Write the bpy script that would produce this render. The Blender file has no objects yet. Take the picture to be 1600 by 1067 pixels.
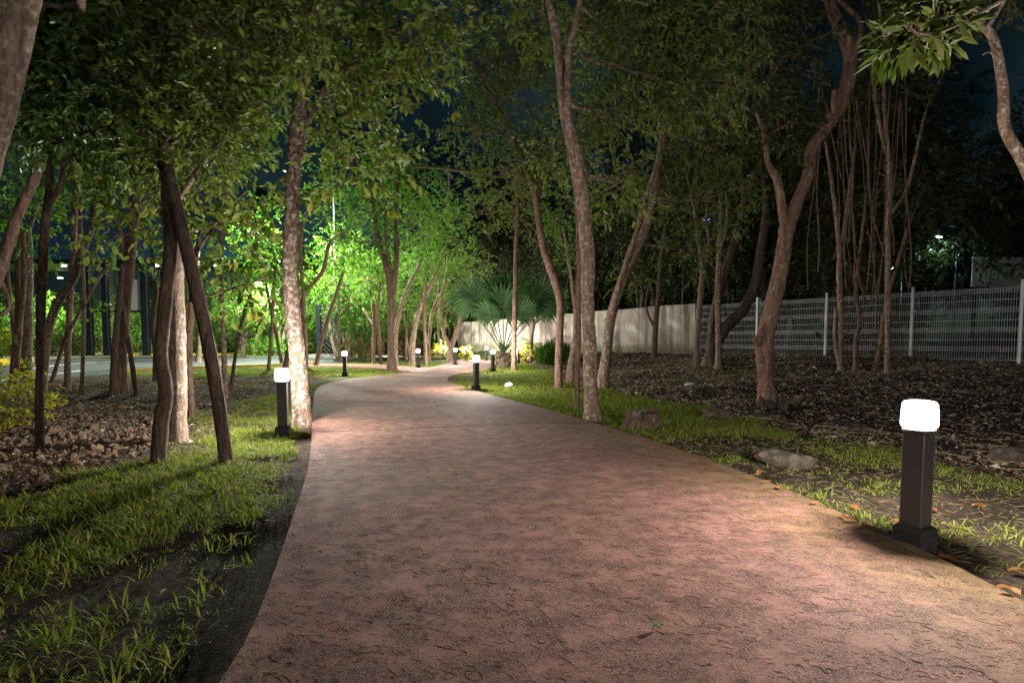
import bpy, math, random
import numpy as np
from mathutils import Vector

rng = np.random.default_rng(7)
random.seed(7)
scene = bpy.context.scene
COL = scene.collection
R = math.radians

# ------------------------------------------------------------------ camera
F_PX, CX, HORIZON, TILT, CAM_Z = 889.0, 800.0, 533.0, R(3.4), 1.18
OY = HORIZON + F_PX * math.tan(TILT)          # optical centre in the photograph
cam_d = bpy.data.cameras.new('camera')
cam_d.sensor_width = 36.0
cam_d.lens = 36.0 * F_PX / 1600.0
cam_d.shift_y = (OY - 533.5) / 1600.0
cam_d.clip_start = 0.05
cam_d.clip_end = 800
cam = bpy.data.objects.new('camera', cam_d)
COL.objects.link(cam)
cam.location = (0, 0, CAM_Z)
cam.rotation_euler = (R(90) - TILT, 0, 0)
scene.camera = cam

# ------------------------------------------------------------------ night sky and faint fill from above
SUN_EL, SUN_ROT = R(38), R(200)
world = bpy.data.worlds.new('World')
scene.world = world
world.use_nodes = True
wn, wl = world.node_tree.nodes, world.node_tree.links
wn.clear()
w_out = wn.new('ShaderNodeOutputWorld')
w_bg = wn.new('ShaderNodeBackground')
sky = wn.new('ShaderNodeTexSky')
sky.sky_type = 'NISHITA'
sky.sun_disc = False
sky.sun_elevation = SUN_EL
sky.sun_rotation = SUN_ROT
sky.ozone_density = 4.0
w_tc = wn.new('ShaderNodeTexCoord')
w_no = wn.new('ShaderNodeTexNoise')
w_no.inputs['Scale'].default_value = 3.2
w_no.inputs['Detail'].default_value = 6
w_ra = wn.new('ShaderNodeValToRGB')
w_ra.color_ramp.elements[0].position = 0.42
w_ra.color_ramp.elements[0].color = (0.05, 0.085, 0.09, 1)
w_ra.color_ramp.elements[1].position = 0.66
w_ra.color_ramp.elements[1].color = (0.50, 0.72, 0.50, 1)
w_mx = wn.new('ShaderNodeMix')
w_mx.data_type = 'RGBA'
w_mx.blend_type = 'MULTIPLY'
w_mx.inputs[0].default_value = 1.0
wl.new(w_tc.outputs['Generated'], w_no.inputs['Vector'])
wl.new(w_no.outputs['Fac'], w_ra.inputs['Fac'])
wl.new(sky.outputs['Color'], w_mx.inputs[6])
wl.new(w_ra.outputs['Color'], w_mx.inputs[7])
wl.new(w_mx.outputs[2], w_bg.inputs['Color'])
w_bg.inputs['Strength'].default_value = 0.016
wl.new(w_bg.outputs[0], w_out.inputs[0])

fill_sun_d = bpy.data.lights.new('fill_sun', 'SUN')  # weak overhead sun lamp added to lift the dark areas
fill_sun_d.energy = 0.2
fill_sun_d.angle = R(10)
fill_sun_d.color = (0.92, 0.94, 1.0)
fill_sun = bpy.data.objects.new('fill_sun', fill_sun_d)
COL.objects.link(fill_sun)
fill_sun.rotation_euler = (R(90) - SUN_EL, 0, R(180) - SUN_ROT)

scene.view_settings.view_transform = 'Standard'
scene.view_settings.look = 'None'
scene.view_settings.exposure = 0.0
scene.view_settings.gamma = 1.0
cy = scene.cycles
cy.use_denoising = True
cy.max_bounces = 6
cy.diffuse_bounces = 3
cy.glossy_bounces = 2
cy.transmission_bounces = 3
cy.transparent_max_bounces = 8
cy.caustics_reflective = False
cy.caustics_refractive = False
cy.sample_clamp_indirect = 4.0
cy.use_light_tree = True

BOLLARD_W = 440.0         # watts of each bollard lamp
STREET_W = 5200.0         # watts of a tall street lamp

# ------------------------------------------------------------------ numeric helpers
def vnoise(x, y, s=1.0, seed=0):
    """smooth 2-D value noise in 0..1"""
    x = np.asarray(x, float) / s + seed * 17.13
    y = np.asarray(y, float) / s + seed * 9.71
    xi, yi = np.floor(x), np.floor(y)
    fx, fy = x - xi, y - yi
    fx, fy = fx * fx * (3 - 2 * fx), fy * fy * (3 - 2 * fy)
    def h(a, b):
        v = np.sin(a * 127.1 + b * 311.7) * 43758.5453
        return v - np.floor(v)
    return (h(xi, yi) * (1 - fx) + h(xi + 1, yi) * fx) * (1 - fy) + \
           (h(xi, yi + 1) * (1 - fx) + h(xi + 1, yi + 1) * fx) * fy

def sstep(t):
    t = np.clip(t, 0, 1)
    return t * t * (3 - 2 * t)

GY = [-12, 0, 5, 6.3, 8, 11, 14.7, 17, 25, 32, 40, 60]
GX = [8.5, 5.6, 4.5, 4.2, 3.6, 3.0, 2.4, 1.6, 1.5, 0.3, -5.4, -6]
FY = [-12, 0, 14.4, 23, 40, 60]
FX = [31.5, 23.5, 13.5, 7.5, -3.7, -4]

def terrain(x, y):
    x = np.asarray(x, float); y = np.asarray(y, float)
    xg, xf = np.interp(y, GY, GX), np.interp(y, FY, FX)
    t = (x - xg) / (xf - xg)
    h = 0.65 * sstep(t * 0.95)
    bump = (vnoise(x, y, 1.7, 3) - 0.5) * 0.16 + (vnoise(x, y, 0.6, 5) - 0.5) * 0.06
    amp = sstep((x - xg) / 1.2 + 0.1)
    ampl = sstep((-4.2 - x) / 2.0) * sstep((17 - y) / 4) * 0.8
    return h + bump * np.maximum(amp, ampl)

_c, _s = math.cos(TILT), math.sin(TILT)
def ray(px, py):
    u, v = (px - CX) / F_PX, (OY - py) / F_PX
    return Vector((u, v * _s + _c, v * _c - _s))

def at(px, py, Y):
    d = ray(px, py)
    k = Y / d.y
    return Vector((d.x * k, Y, CAM_Z + d.z * k))

def flat(px, py, z=0.0):
    d = ray(px, py)
    k = (z - CAM_Z) / d.z
    return Vector((d.x * k, d.y * k, z))

def G(px, py):
    """where the sight line through a pixel of the photograph meets the ground"""
    d = ray(px, py)
    k = 1.0
    prev = k
    while k < 90:
        p = d * k
        if CAM_Z + p.z < float(terrain(p.x, p.y)):
            a, b = prev, k
            for _ in range(25):
                m = (a + b) / 2
                p = d * m
                if CAM_Z + p.z < float(terrain(p.x, p.y)): b = m
                else: a = m
            p = d * b
            return Vector((p.x, p.y, float(terrain(p.x, p.y))))
        prev = k
        k *= 1.02
    p = d * 60
    return Vector((p.x, p.y, float(terrain(p.x, p.y))))

def nrm(a):
    return a / np.maximum(np.linalg.norm(a, axis=-1, keepdims=True), 1e-9)

# ------------------------------------------------------------------ mesh builder
class MB:
    def __init__(self):
        self.v, self.f, self.n = [], [], 0
    def add(self, verts, faces, mat=0, smooth=False):
        verts = np.asarray(verts, float).reshape(-1, 3)
        faces = np.asarray(faces, int)
        self.v.append(verts)
        self.f.append((faces + self.n, mat, smooth))
        self.n += len(verts)
    def box(self, c, size, mat=0, rz=0.0, bevel=0.0, rot=None, taper=1.0):
        sx, sy, sz = size[0] / 2, size[1] / 2, size[2] / 2
        if bevel <= 0:
            P = np.array([(x * (taper if z > 0 else 1), y * (taper if z > 0 else 1), z) for z in (-sz, sz) for y in (-sy, sy) for x in (-sx, sx)])
            Fs = np.array([(0, 2, 3, 1), (4, 5, 7, 6), (0, 1, 5, 4), (2, 6, 7, 3), (0, 4, 6, 2), (1, 3, 7, 5)])
            self._put(P, Fs, c, rz, rot, mat)
        else:
            b = bevel
            rings = []
            for z, o in ((-sz, b), (-sz + b, 0), (sz - b, 0), (sz, b)):
                ax, ay = sx - o, sy - o
                k = taper if z > 0 else 1
                bb = b * 0.6
                rings.append([(x * k, y * k, z) for x, y in ((-ax + bb, -ay), (ax - bb, -ay), (ax, -ay + bb), (ax, ay - bb), (ax - bb, ay), (-ax + bb, ay), (-ax, ay - bb), (-ax, -ay + bb))])
            P = np.array(rings).reshape(-1, 3)
            Fs = []
            for r in range(3):
                for i in range(8):
                    j = (i + 1) % 8
                    Fs.append((r * 8 + i, r * 8 + j, r * 8 + 8 + j, r * 8 + 8 + i))
            self._put(P, np.array(Fs), c, rz, rot, mat)
            for ring, flip in ((0, True), (3, False)):
                idx = [ring * 8 + i for i in range(8)]
                q = [(idx[0], idx[1], idx[2], idx[7]), (idx[7], idx[2], idx[3], idx[6]), (idx[6], idx[3], idx[4], idx[5])]
                if flip: q = [t[::-1] for t in q]
                self.f.append((np.array(q) + self.n - len(P), mat, False))
    def _put(self, P, Fs, c, rz, rot, mat):
        if rot is not None:
            P = np.array([tuple(rot @ Vector(p)) for p in P])
        elif rz:
            ca, sa = math.cos(rz), math.sin(rz)
            P = np.stack([P[:, 0] * ca - P[:, 1] * sa, P[:, 0] * sa + P[:, 1] * ca, P[:, 2]], 1)
        self.add(P + np.array(tuple(c)), Fs, mat)
    def tube(self, pts, radii, sides=8, mat=0, cap=True, wob=0.0, smooth=True):
        pts = np.asarray([tuple(p) for p in pts], float)
        radii = np.broadcast_to(np.asarray(radii, float), (len(pts),))
        n = len(pts)
        tan = nrm(np.gradient(pts, axis=0))
        ref = np.array([0.13, 0.97, 0.2]) if abs(tan[0][1]) < 0.85 else np.array([0.95, 0.1, 0.25])
        a1 = np.empty_like(pts)
        prev = ref
        for i in range(n):
            p = prev - tan[i] * np.dot(prev, tan[i])
            p /= max(np.linalg.norm(p), 1e-9)
            a1[i] = p
            prev = p
        a2 = np.cross(tan, a1)
        ang = np.arange(sides) * 2 * math.pi / sides
        rad = np.repeat(radii[:, None], sides, 1)
        if wob:
            k = rng.normal(0, 1, (n, sides))
            k = (k + np.roll(k, 1, 1) + np.roll(k, -1, 1)) / 2.2
            low = np.convolve(rng.normal(0, 1, n + 6), np.ones(7) / 7, 'valid')[:n, None]
            rad = rad * (1 + wob * (0.6 * k + 1.6 * low))
        V = pts[:, None, :] + rad[..., None] * (np.cos(ang)[None, :, None] * a1[:, None, :] + np.sin(ang)[None, :, None] * a2[:, None, :])
        i = np.arange(n - 1)[:, None] * sides
        j = np.arange(sides)[None, :]
        j2 = (j + 1) % sides
        Fs = np.stack([i + j, i + j2, i + sides + j2, i + sides + j], -1).reshape(-1, 4)
        base = self.n
        self.add(V.reshape(-1, 3), Fs, mat, smooth)
        if cap:
            for k, fl in ((0, True), (n - 1, False)):
                c = base + k * sides
                q = np.array([(c, c + t, c + t + 1) for t in range(1, sides - 1)])
                self.f.append((q[:, ::-1] if fl else q, mat, False))
    def lathe(self, prof, sides=24, c=(0, 0, 0), mat=0):
        prof = np.asarray(prof, float)
        ang = np.arange(sides) * 2 * math.pi / sides
        V = np.stack([prof[:, None, 0] * np.cos(ang), prof[:, None, 0] * np.sin(ang), np.repeat(prof[:, None, 1], sides, 1)], -1)
        n = len(prof)
        i = np.arange(n - 1)[:, None] * sides
        j = np.arange(sides)[None, :]
        j2 = (j + 1) % sides
        Fs = np.stack([i + j, i + j2, i + sides + j2, i + sides + j], -1).reshape(-1, 4)
        self.add(V.reshape(-1, 3) + np.array(c), Fs, mat, True)
    def leaves(self, P, D, U, L, W, shape=6, mat=0, fold=0.18, droop=0.12):
        n = len(P)
        if n == 0: return
        L = np.broadcast_to(np.asarray(L, float), (n,))[:, None]
        W = np.broadcast_to(np.asarray(W, float), (n,))[:, None]
        D = nrm(D)
        S = nrm(np.cross(D, U))
        N = np.cross(S, D)
        up = N * W * fold
        if shape == 6:
            V = np.stack([P, P + D * L * 0.33 + S * W * 0.46 + up, P + D * L * 0.7 + S * W * 0.42 + up * 0.7 - N * L * droop * 0.5,
                          P + D * L - N * L * droop,
                          P + D * L * 0.7 - S * W * 0.42 + up * 0.7 - N * L * droop * 0.5, P + D * L * 0.33 - S * W * 0.46 + up], 1)
            f = np.array([(0, 1, 2, 3), (0, 3, 4, 5)])
        else:
            V = np.stack([P, P + D * L * 0.5 + S * W * 0.5 + up, P + D * L - N * L * droop, P + D * L * 0.5 - S * W * 0.5 + up], 1)
            f = np.array([(0, 1, 2), (0, 2, 3)])
        k = V.shape[1]
        Fs = (np.arange(n)[:, None, None] * k + f[None]).reshape(-1, f.shape[1])
        self.add(V.reshape(-1, 3), Fs, mat)
    def build(self, name, mats, parent=None, origin=(0, 0, 0), attr=None):
        me = bpy.data.meshes.new(name)
        V = np.concatenate(self.v) - np.array(tuple(origin))
        loops, starts, mi, sm = [], [], [], []
        k = 0
        for fa, m, s in self.f:
            c = fa.shape[1]
            loops.append(fa.reshape(-1))
            starts.append(k + np.arange(len(fa)) * c)
            k += fa.size
            mi.append(np.full(len(fa), m)); sm.append(np.full(len(fa), s))
        loops, starts = np.concatenate(loops), np.concatenate(starts)
        me.vertices.add(len(V)); me.loops.add(len(loops)); me.polygons.add(len(starts))
        me.vertices.foreach_set('co', V.astype(np.float32).reshape(-1))
        me.loops.foreach_set('vertex_index', loops.astype(np.int32))
        me.polygons.foreach_set('loop_start', starts.astype(np.int32))
        me.polygons.foreach_set('material_index', np.concatenate(mi).astype(np.int32))
        me.polygons.foreach_set('use_smooth', np.concatenate(sm).astype(bool))
        if attr is not None:
            for an, av in attr.items():
                at_ = me.attributes.new(an, 'FLOAT', 'POINT')
                at_.data.foreach_set('value', av.astype(np.float32))
        for m in (mats if isinstance(mats, (list, tuple)) else [mats]):
            me.materials.append(m)
        me.update(calc_edges=True)
        o = bpy.data.objects.new(name, me)
        COL.objects.link(o)
        if parent is not None:
            o.parent = parent
        return o

def tag(o, label=None, cat=None, group=None, kind=None):
    if label: o['label'] = label
    if cat: o['category'] = cat
    if group: o['group'] = group
    if kind: o['kind'] = kind
    return o

def thing(name, label, cat, loc, group=None, rz=0.0):
    o = bpy.data.objects.new(name, None)
    o.empty_display_size = 0.2
    COL.objects.link(o)
    o.location = loc
    o.rotation_euler = (0, 0, rz)
    return tag(o, label, cat, group)

def copy_tree(o, loc, rz=0.0, scale=1.0, label=None, group=None):
    c = o.copy()
    COL.objects.link(c)
    c.location = loc
    c.rotation_euler = (0, 0, rz)
    c.scale = (scale,) * 3
    if label: c['label'] = label
    if group: c['group'] = group
    for ch in o.children:
        d = ch.copy()
        COL.objects.link(d)
        d.parent = c
        for g in ch.children:
            e = g.copy()
            COL.objects.link(e)
            e.parent = d
    return c

# ------------------------------------------------------------------ materials
class N:
    def __init__(self, name):
        self.m = bpy.data.materials.new(name)
        self.m.use_nodes = True
        self.t = self.m.node_tree
        self.b = self.t.nodes['Principled BSDF']
        self.out = self.t.nodes['Material Output']
    def node(self, typ, **kw):
        n = self.t.nodes.new(typ)
        for k, v in kw.items():
            if k.startswith('i_'):
                n.inputs[k[2:].replace('_', ' ')].default_value = v
            else:
                setattr(n, k, v)
        return n
    def link(self, a, b):
        self.t.links.new(a, b)
    def coord(self, scale=(1, 1, 1), which='Object'):
        tc = self.node('ShaderNodeTexCoord')
        mp = self.node('ShaderNodeMapping')
        mp.inputs['Scale'].default_value = scale
        self.link(tc.outputs[which], mp.inputs['Vector'])
        return mp.outputs['Vector']
    def noise(self, vec, scale, detail=4, rough=0.6, dist=0.0):
        n = self.node('ShaderNodeTexNoise')
        n.inputs['Scale'].default_value = scale
        n.inputs['Detail'].default_value = detail
        n.inputs['Roughness'].default_value = rough
        n.inputs['Distortion'].default_value = dist
        self.link(vec, n.inputs['Vector'])
        return n.outputs['Fac']
    def ramp(self, fac, stops):
        r = self.node('ShaderNodeValToRGB')
        e = r.color_ramp.elements
        while len(e) < len(stops): e.new(0.5)
        for k, (p, c) in zip(e, stops):
            k.position = p
            k.color = (c[0], c[1], c[2], 1) if not isinstance(c, (int, float)) else (c, c, c, 1)
        self.link(fac, r.inputs['Fac'])
        return r.outputs['Color']
    def mix(self, fac, a, b, blend='MIX'):
        m = self.node('ShaderNodeMix', data_type='RGBA', blend_type=blend)
        for sock, val in ((m.inputs[0], fac), (m.inputs[6], a), (m.inputs[7], b)):
            if isinstance(val, (int, float)): sock.default_value = val
            elif isinstance(val, tuple): sock.default_value = (val[0], val[1], val[2], 1)
            else: self.link(val, sock)
        return m.outputs[2]
    def math(self, op, a, b=0.0):
        m = self.node('ShaderNodeMath', operation=op)
        for sock, val in ((m.inputs[0], a), (m.inputs[1], b)):
            if isinstance(val, (int, float)): sock.default_value = val
            else: self.link(val, sock)
        return m.outputs[0]
    def bump(self, h, strength=0.5, dist=0.02, prev=None):
        b = self.node('ShaderNodeBump')
        b.inputs['Strength'].default_value = strength
        b.inputs['Distance'].default_value = dist
        self.link(h, b.inputs['Height'])
        if prev is not None: self.link(prev, b.inputs['Normal'])
        self.link(b.outputs[0], self.b.inputs['Normal'])
        return b.outputs[0]
    def col(self, c):
        if isinstance(c, tuple): self.b.inputs['Base Color'].default_value = (*c, 1)
        else: self.link(c, self.b.inputs['Base Color'])
    def set(self, rough=0.6, spec=0.3, metal=0.0):
        self.b.inputs['Roughness'].default_value = rough
        self.b.inputs['Specular IOR Level'].default_value = spec
        self.b.inputs['Metallic'].default_value = metal

def bark(name, dark, mid, lich, lich_amt=0.5, ring=True, rough_scale=1.0):
    n = N(name)
    v1 = n.coord((14, 14, 3.5))
    v2 = n.coord((11, 11, 13 if ring else 7))
    v3 = n.coord((40, 40, 14))
    a = n.noise(v1, rough_scale, 6, 0.65, 0.6)
    base = n.ramp(a, [(0.3, dark), (0.62, mid)])
    l = n.noise(v2, 1.3, 5, 0.7, 0.3)
    lm = n.ramp(l, [(0.62 - 0.16 * lich_amt, 0.0), (0.68 - 0.14 * lich_amt, 1.0)])
    sp = n.noise(v3, 1.0, 3, 0.6)
    c = n.mix(n.math('MULTIPLY', lm, 0.85), base, lich)
    c = n.mix(n.ramp(sp, [(0.35, 0.55), (0.6, 0.0)]), c, dark)
    n.col(c)
    n.set(0.9, 0.07)
    b1 = n.bump(a, 1.0, 0.05)
    n.bump(sp, 0.6, 0.008, b1)
    return n.m

def leafy(name, greens, transl=0.35, gloss=0.45, spec=0.3):
    n = N(name)
    g = n.node('ShaderNodeNewGeometry')
    k = len(greens)
    c = n.ramp(g.outputs['Random Per Island'], [(i / max(k - 1, 1), col) for i, col in enumerate(greens)])
    n.col(c)
    n.set(gloss, spec)
    tr = n.node('ShaderNodeBsdfTranslucent')
    bright = n.mix(1.0, c, (1.5, 1.7, 0.7), 'MULTIPLY')
    n.link(bright, tr.inputs['Color'])
    mx = n.node('ShaderNodeMixShader')
    mx.inputs[0].default_value = transl
    n.link(n.b.outputs[0], mx.inputs[1])
    n.link(tr.outputs[0], mx.inputs[2])
    n.link(mx.outputs[0], n.out.inputs['Surface'])
    return n.m

def plain(name, c, rough=0.5, spec=0.4, metal=0.0, var=0.25, scale=12.0, bump=0.1):
    n = N(name)
    v = n.coord((1, 1, 1))
    a = n.noise(v, scale, 5, 0.65)
    lo = tuple(x * (1 - var) for x in c); hi = tuple(min(1, x * (1 + var)) for x in c)
    n.col(n.ramp(a, [(0.3, lo), (0.7, hi)]))
    n.set(rough, spec, metal)
    if bump: n.bump(a, bump, 0.01)
    return n.m

def glow(name, c, strength):
    n = N(name)
    n.col((0.8, 0.8, 0.8))
    n.b.inputs['Emission Color'].default_value = (*c, 1)
    n.b.inputs['Emission Strength'].default_value = strength
    return n.m

M = {}
M['bark_grey'] = bark('grey lichen bark', (0.08, 0.05, 0.034), (0.34, 0.228, 0.158), (0.52, 0.44, 0.36), 0.6)
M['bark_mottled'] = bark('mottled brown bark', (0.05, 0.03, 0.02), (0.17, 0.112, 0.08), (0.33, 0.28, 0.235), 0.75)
M['bark_pale'] = bark('pale smooth bark', (0.085, 0.06, 0.042), (0.25, 0.18, 0.135), (0.34, 0.285, 0.235), 0.6)
M['bark_brown'] = bark('brown bark', (0.065, 0.04, 0.028), (0.27, 0.175, 0.125), (0.25, 0.20, 0.16), 0.25, False)
M['bark_red'] = bark('red brown bark', (0.08, 0.045, 0.031), (0.33, 0.205, 0.15), (0.45, 0.35, 0.28), 0.3, False)
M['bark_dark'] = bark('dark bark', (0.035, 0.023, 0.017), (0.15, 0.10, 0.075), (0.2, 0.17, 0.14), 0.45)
M['stake'] = bark('weathered stake wood', (0.04, 0.028, 0.022), (0.17, 0.115, 0.09), (0.28, 0.21, 0.16), 0.1, False, 0.6)
M['leaf_olive'] = leafy('olive leaves', [(0.035, 0.07, 0.014), (0.09, 0.145, 0.028), (0.14, 0.195, 0.035), (0.19, 0.20, 0.04)])
M['leaf_big'] = leafy('large olive leaves', [(0.08, 0.14, 0.022), (0.12, 0.19, 0.032), (0.16, 0.21, 0.04), (0.21, 0.20, 0.03)], 0.3, 0.5)
M['leaf_deep'] = leafy('deep green leaves', [(0.03, 0.075, 0.014), (0.055, 0.12, 0.022), (0.09, 0.15, 0.03)], 0.3, 0.35, 0.5)
M['leaf_mid'] = leafy('mid green leaves', [(0.035, 0.13, 0.014), (0.06, 0.20, 0.02), (0.12, 0.25, 0.03), (0.20, 0.27, 0.03)])
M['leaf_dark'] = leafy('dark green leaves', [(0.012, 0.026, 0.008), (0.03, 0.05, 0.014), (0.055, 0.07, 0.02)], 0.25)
M['leaf_yellow'] = leafy('yellow variegated leaves', [(0.12, 0.16, 0.02), (0.3, 0.28, 0.03), (0.45, 0.38, 0.04)], 0.3)
M['leaf_lime'] = leafy('lime leaves', [(0.035, 0.062, 0.009), (0.065, 0.09, 0.013), (0.10, 0.10, 0.016)], 0.35)
M['leaf_red'] = leafy('red shrub leaves', [(0.10, 0.02, 0.02), (0.18, 0.05, 0.03), (0.08, 0.09, 0.02)], 0.3)
M['palm'] = leafy('silver green palm', [(0.05, 0.105, 0.05), (0.085, 0.16, 0.075), (0.07, 0.13, 0.05)], 0.2, 0.4, 0.4)
M['grass'] = leafy('grass', [(0.065, 0.12, 0.016), (0.13, 0.20, 0.022), (0.19, 0.24, 0.03), (0.24, 0.24, 0.05), (0.26, 0.20, 0.09)], 0.3, 0.7, 0.12)
M['straw'] = leafy('dry straw', [(0.20, 0.15, 0.08), (0.30, 0.24, 0.13), (0.14, 0.09, 0.05)], 0.2, 0.7, 0.1)
M['litter'] = leafy('dead leaf litter', [(0.08, 0.053, 0.042), (0.15, 0.10, 0.078), (0.25, 0.175, 0.135), (0.28, 0.21, 0.165), (0.42, 0.35, 0.29), (0.12, 0.10, 0.06)], 0.15, 0.7, 0.2)
M['dead_leaf'] = leafy('orange dead leaf', [(0.20, 0.07, 0.025), (0.28, 0.10, 0.03), (0.24, 0.15, 0.04)], 0.3, 0.6, 0.2)
M['crease'] = leafy('dark creases', [(0.03, 0.018, 0.013), (0.07, 0.043, 0.033), (0.12, 0.075, 0.055)], 0.05, 0.8, 0.1)
M['post'] = plain('bronze powder coat', (0.05, 0.042, 0.046), 0.38, 0.5, 0.2, 0.15, 60, 0.03)
M['post_base'] = plain('dark concrete base', (0.03, 0.027, 0.027), 0.8, 0.2, 0, 0.3, 20, 0.3)
def diffuser_mat():
    n = N('lit diffuser')
    tr = n.node('ShaderNodeBsdfTransparent')
    tr.inputs['Color'].default_value = (.95, .95, .95, 1)
    em = n.node('ShaderNodeEmission')
    em.inputs['Color'].default_value = (1.0, .93, .84, 1)
    lw = n.node('ShaderNodeLayerWeight')
    lw.inputs['Blend'].default_value = 0.35
    st = n.node('ShaderNodeMapRange')
    st.inputs['To Min'].default_value = 4.0
    st.inputs['To Max'].default_value = 1.4
    n.link(lw.outputs['Facing'], st.inputs['Value'])
    n.link(st.outputs[0], em.inputs['Strength'])
    ad = n.node('ShaderNodeAddShader')
    n.link(tr.outputs[0], ad.inputs[0]); n.link(em.outputs[0], ad.inputs[1])
    n.link(ad.outputs[0], n.out.inputs['Surface'])
    return n.m
M['bollard_glow'] = diffuser_mat()
def lamp_in(parent, kind, loc, watts, col, size=.05, size_y=None):
    d = bpy.data.lights.new('lamp', kind)
    d.energy = watts; d.color = col
    if kind == 'AREA':
        d.shape = 'RECTANGLE'; d.size = size; d.size_y = size_y or size
    else:
        d.shadow_soft_size = size
    o = bpy.data.objects.new('lamp', d)
    COL.objects.link(o)
    o.parent = parent; o.location = loc
    return o
M['steel'] = plain('galvanised steel', (0.55, 0.55, 0.56), 0.45, 0.5, 0.2, 0.12, 30, 0.02)
M['lamp_pole'] = plain('weathered lamp pole', (0.07, 0.075, 0.08), 0.5, 0.4, 0.2, 0.12, 30, 0.02)
M['wire'] = plain('galvanised wire', (0.8, 0.78, 0.78), 0.45, 0.5, 0.1, 0.1, 30, 0.0)
M['blue_panel'] = plain('navy cladding', (0.03, 0.10, 0.22), 0.45, 0.5, 0, 0.12, 0.6, 0.0)
M['dark_metal'] = plain('black painted steel', (0.012, 0.016, 0.022), 0.4, 0.5, 0, 0.2, 5, 0.0)
M['lattice'] = plain('gold lattice', (0.22, 0.17, 0.09), 0.5, 0.3, 0, 0.2, 5, 0.0)
M['white_panel'] = plain('white panel', (0.42, 0.45, 0.42), 0.6, 0.3, 0, 0.08, 3, 0.0)
M['board'] = plain('sign board', (0.62, 0.68, 0.64), 0.6, 0.3, 0, 0.15, 3, 0.0)
M['sign_green'] = plain('green lettering', (0.12, 0.42, 0.06), 0.5, 0.3, 0, 0.1, 8, 0.0)
M['sign_dark'] = plain('dark lettering', (0.10, 0.12, 0.12), 0.5, 0.3, 0, 0.1, 8, 0.0)
M['kerb_yellow'] = plain('yellow kerb paint', (0.48, 0.33, 0.03), 0.7, 0.2, 0, 0.25, 4, 0.1)
M['kerb_pale'] = plain('pale kerb concrete', (0.36, 0.34, 0.30), 0.8, 0.2, 0, 0.2, 4, 0.1)
M['line'] = plain('road paint', (0.6, 0.6, 0.56), 0.7, 0.2, 0, 0.2, 6, 0.0)
M['asphalt'] = plain('asphalt', (0.05, 0.052, 0.056), 0.8, 0.25, 0, 0.25, 9, 0.2)
M['paving'] = plain('tan forecourt paving', (0.24, 0.19, 0.14), 0.8, 0.2, 0, 0.2, 3, 0.1)
M['plastic'] = plain('crumpled pale plastic', (0.55, 0.58, 0.60), 0.4, 0.5, 0, 0.15, 30, 0.2)

def make_rock_mat(name, lo, mid, hi):
    n = N(name)
    v = n.coord((1, 1, 1))
    a = n.noise(v, 9, 8, 0.7)
    n.col(n.ramp(a, [(0.3, lo), (0.5, mid), (0.7, hi)]))
    n.set(0.9, 0.15)
    n.bump(a, 1.0, 0.06)
    return n.m
M['rock'] = make_rock_mat('limestone', (0.035, 0.027, 0.02), (0.085, 0.066, 0.048), (0.18, 0.145, 0.11))
M['pebble'] = make_rock_mat('pebbles', (0.09, 0.055, 0.035), (0.17, 0.11, 0.07), (0.26, 0.18, 0.12))

def path_mat():
    n = N('stamped concrete')
    v = n.coord((1, 1, 1))
    big = n.noise(v, 0.55, 5, 0.6, 0.4)
    mid = n.noise(v, 3.1, 6, 0.7, 0.8)
    vs = n.coord((1.0, 2.2, 1))
    fine = n.noise(vs, 42, 7, 0.8, 2.2)
    c = n.ramp(big, [(0.32, (0.225, 0.114, 0.088)), (0.52, (0.35, 0.174, 0.138)), (0.72, (0.32, 0.184, 0.150))])
    c = n.mix(n.ramp(mid, [(0.36, 0.35), (0.56, 0.0)]), c, (0.13, 0.088, 0.066))
    edge = n.node('ShaderNodeAttribute', attribute_name='edge')
    moss = n.math('MULTIPLY', edge.outputs['Fac'], n.ramp(n.noise(v, 2.2, 5, 0.7), [(0.3, 0.0), (0.55, 0.9)]))
    c = n.mix(moss, c, (0.24, 0.16, 0.065))
    hair = None
    for sc, st_, w, gsc, seed in ((9, (1, 1.9, 1), .010, 3.0, 0), (21, (1.7, 1, 1), .03, 4.5, 3.1), (36, (1, 1.6, 1), .05, 6.5, 7.7)):
        vv = n.coord(st_)
        off = n.node('ShaderNodeVectorMath', operation='ADD')
        off.inputs[1].default_value = (seed, seed * 2, 0)
        n.link(vv, off.inputs[0])
        cr = n.noise(off.outputs[0], sc, 3, 0.55, 2.0)
        ln_ = n.ramp(n.math('ABSOLUTE', n.math('SUBTRACT', cr, 0.5)), [(w * .35, 1.0), (w, 0.0)])
        gt = n.ramp(n.noise(off.outputs[0], gsc, 3, 0.5), [(0.45, 0.0), (0.6, 1.0)])
        x_ = n.math('MULTIPLY', ln_, gt)
        hair = x_ if hair is None else n.math('MAXIMUM', hair, x_)
    lm2 = hair
    c = n.mix(n.math('MULTIPLY', lm2, 0.8), c, (0.045, 0.026, 0.020))
    c = n.mix(n.ramp(fine, [(0.36, 0.85), (0.52, 0.0)]), c, (0.085, 0.055, 0.045))
    # tooled joints across the path
    n.col(c)
    n.set(0.82, 0.12)
    b1 = n.bump(fine, 0.8, 0.012)
    b2 = n.bump(mid, 0.4, 0.03, b1)
    inv = n.math('SUBTRACT', 1.0, lm2)
    n.bump(inv, 0.7, 0.008, b2)
    return n.m
M['path'] = path_mat()

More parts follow.
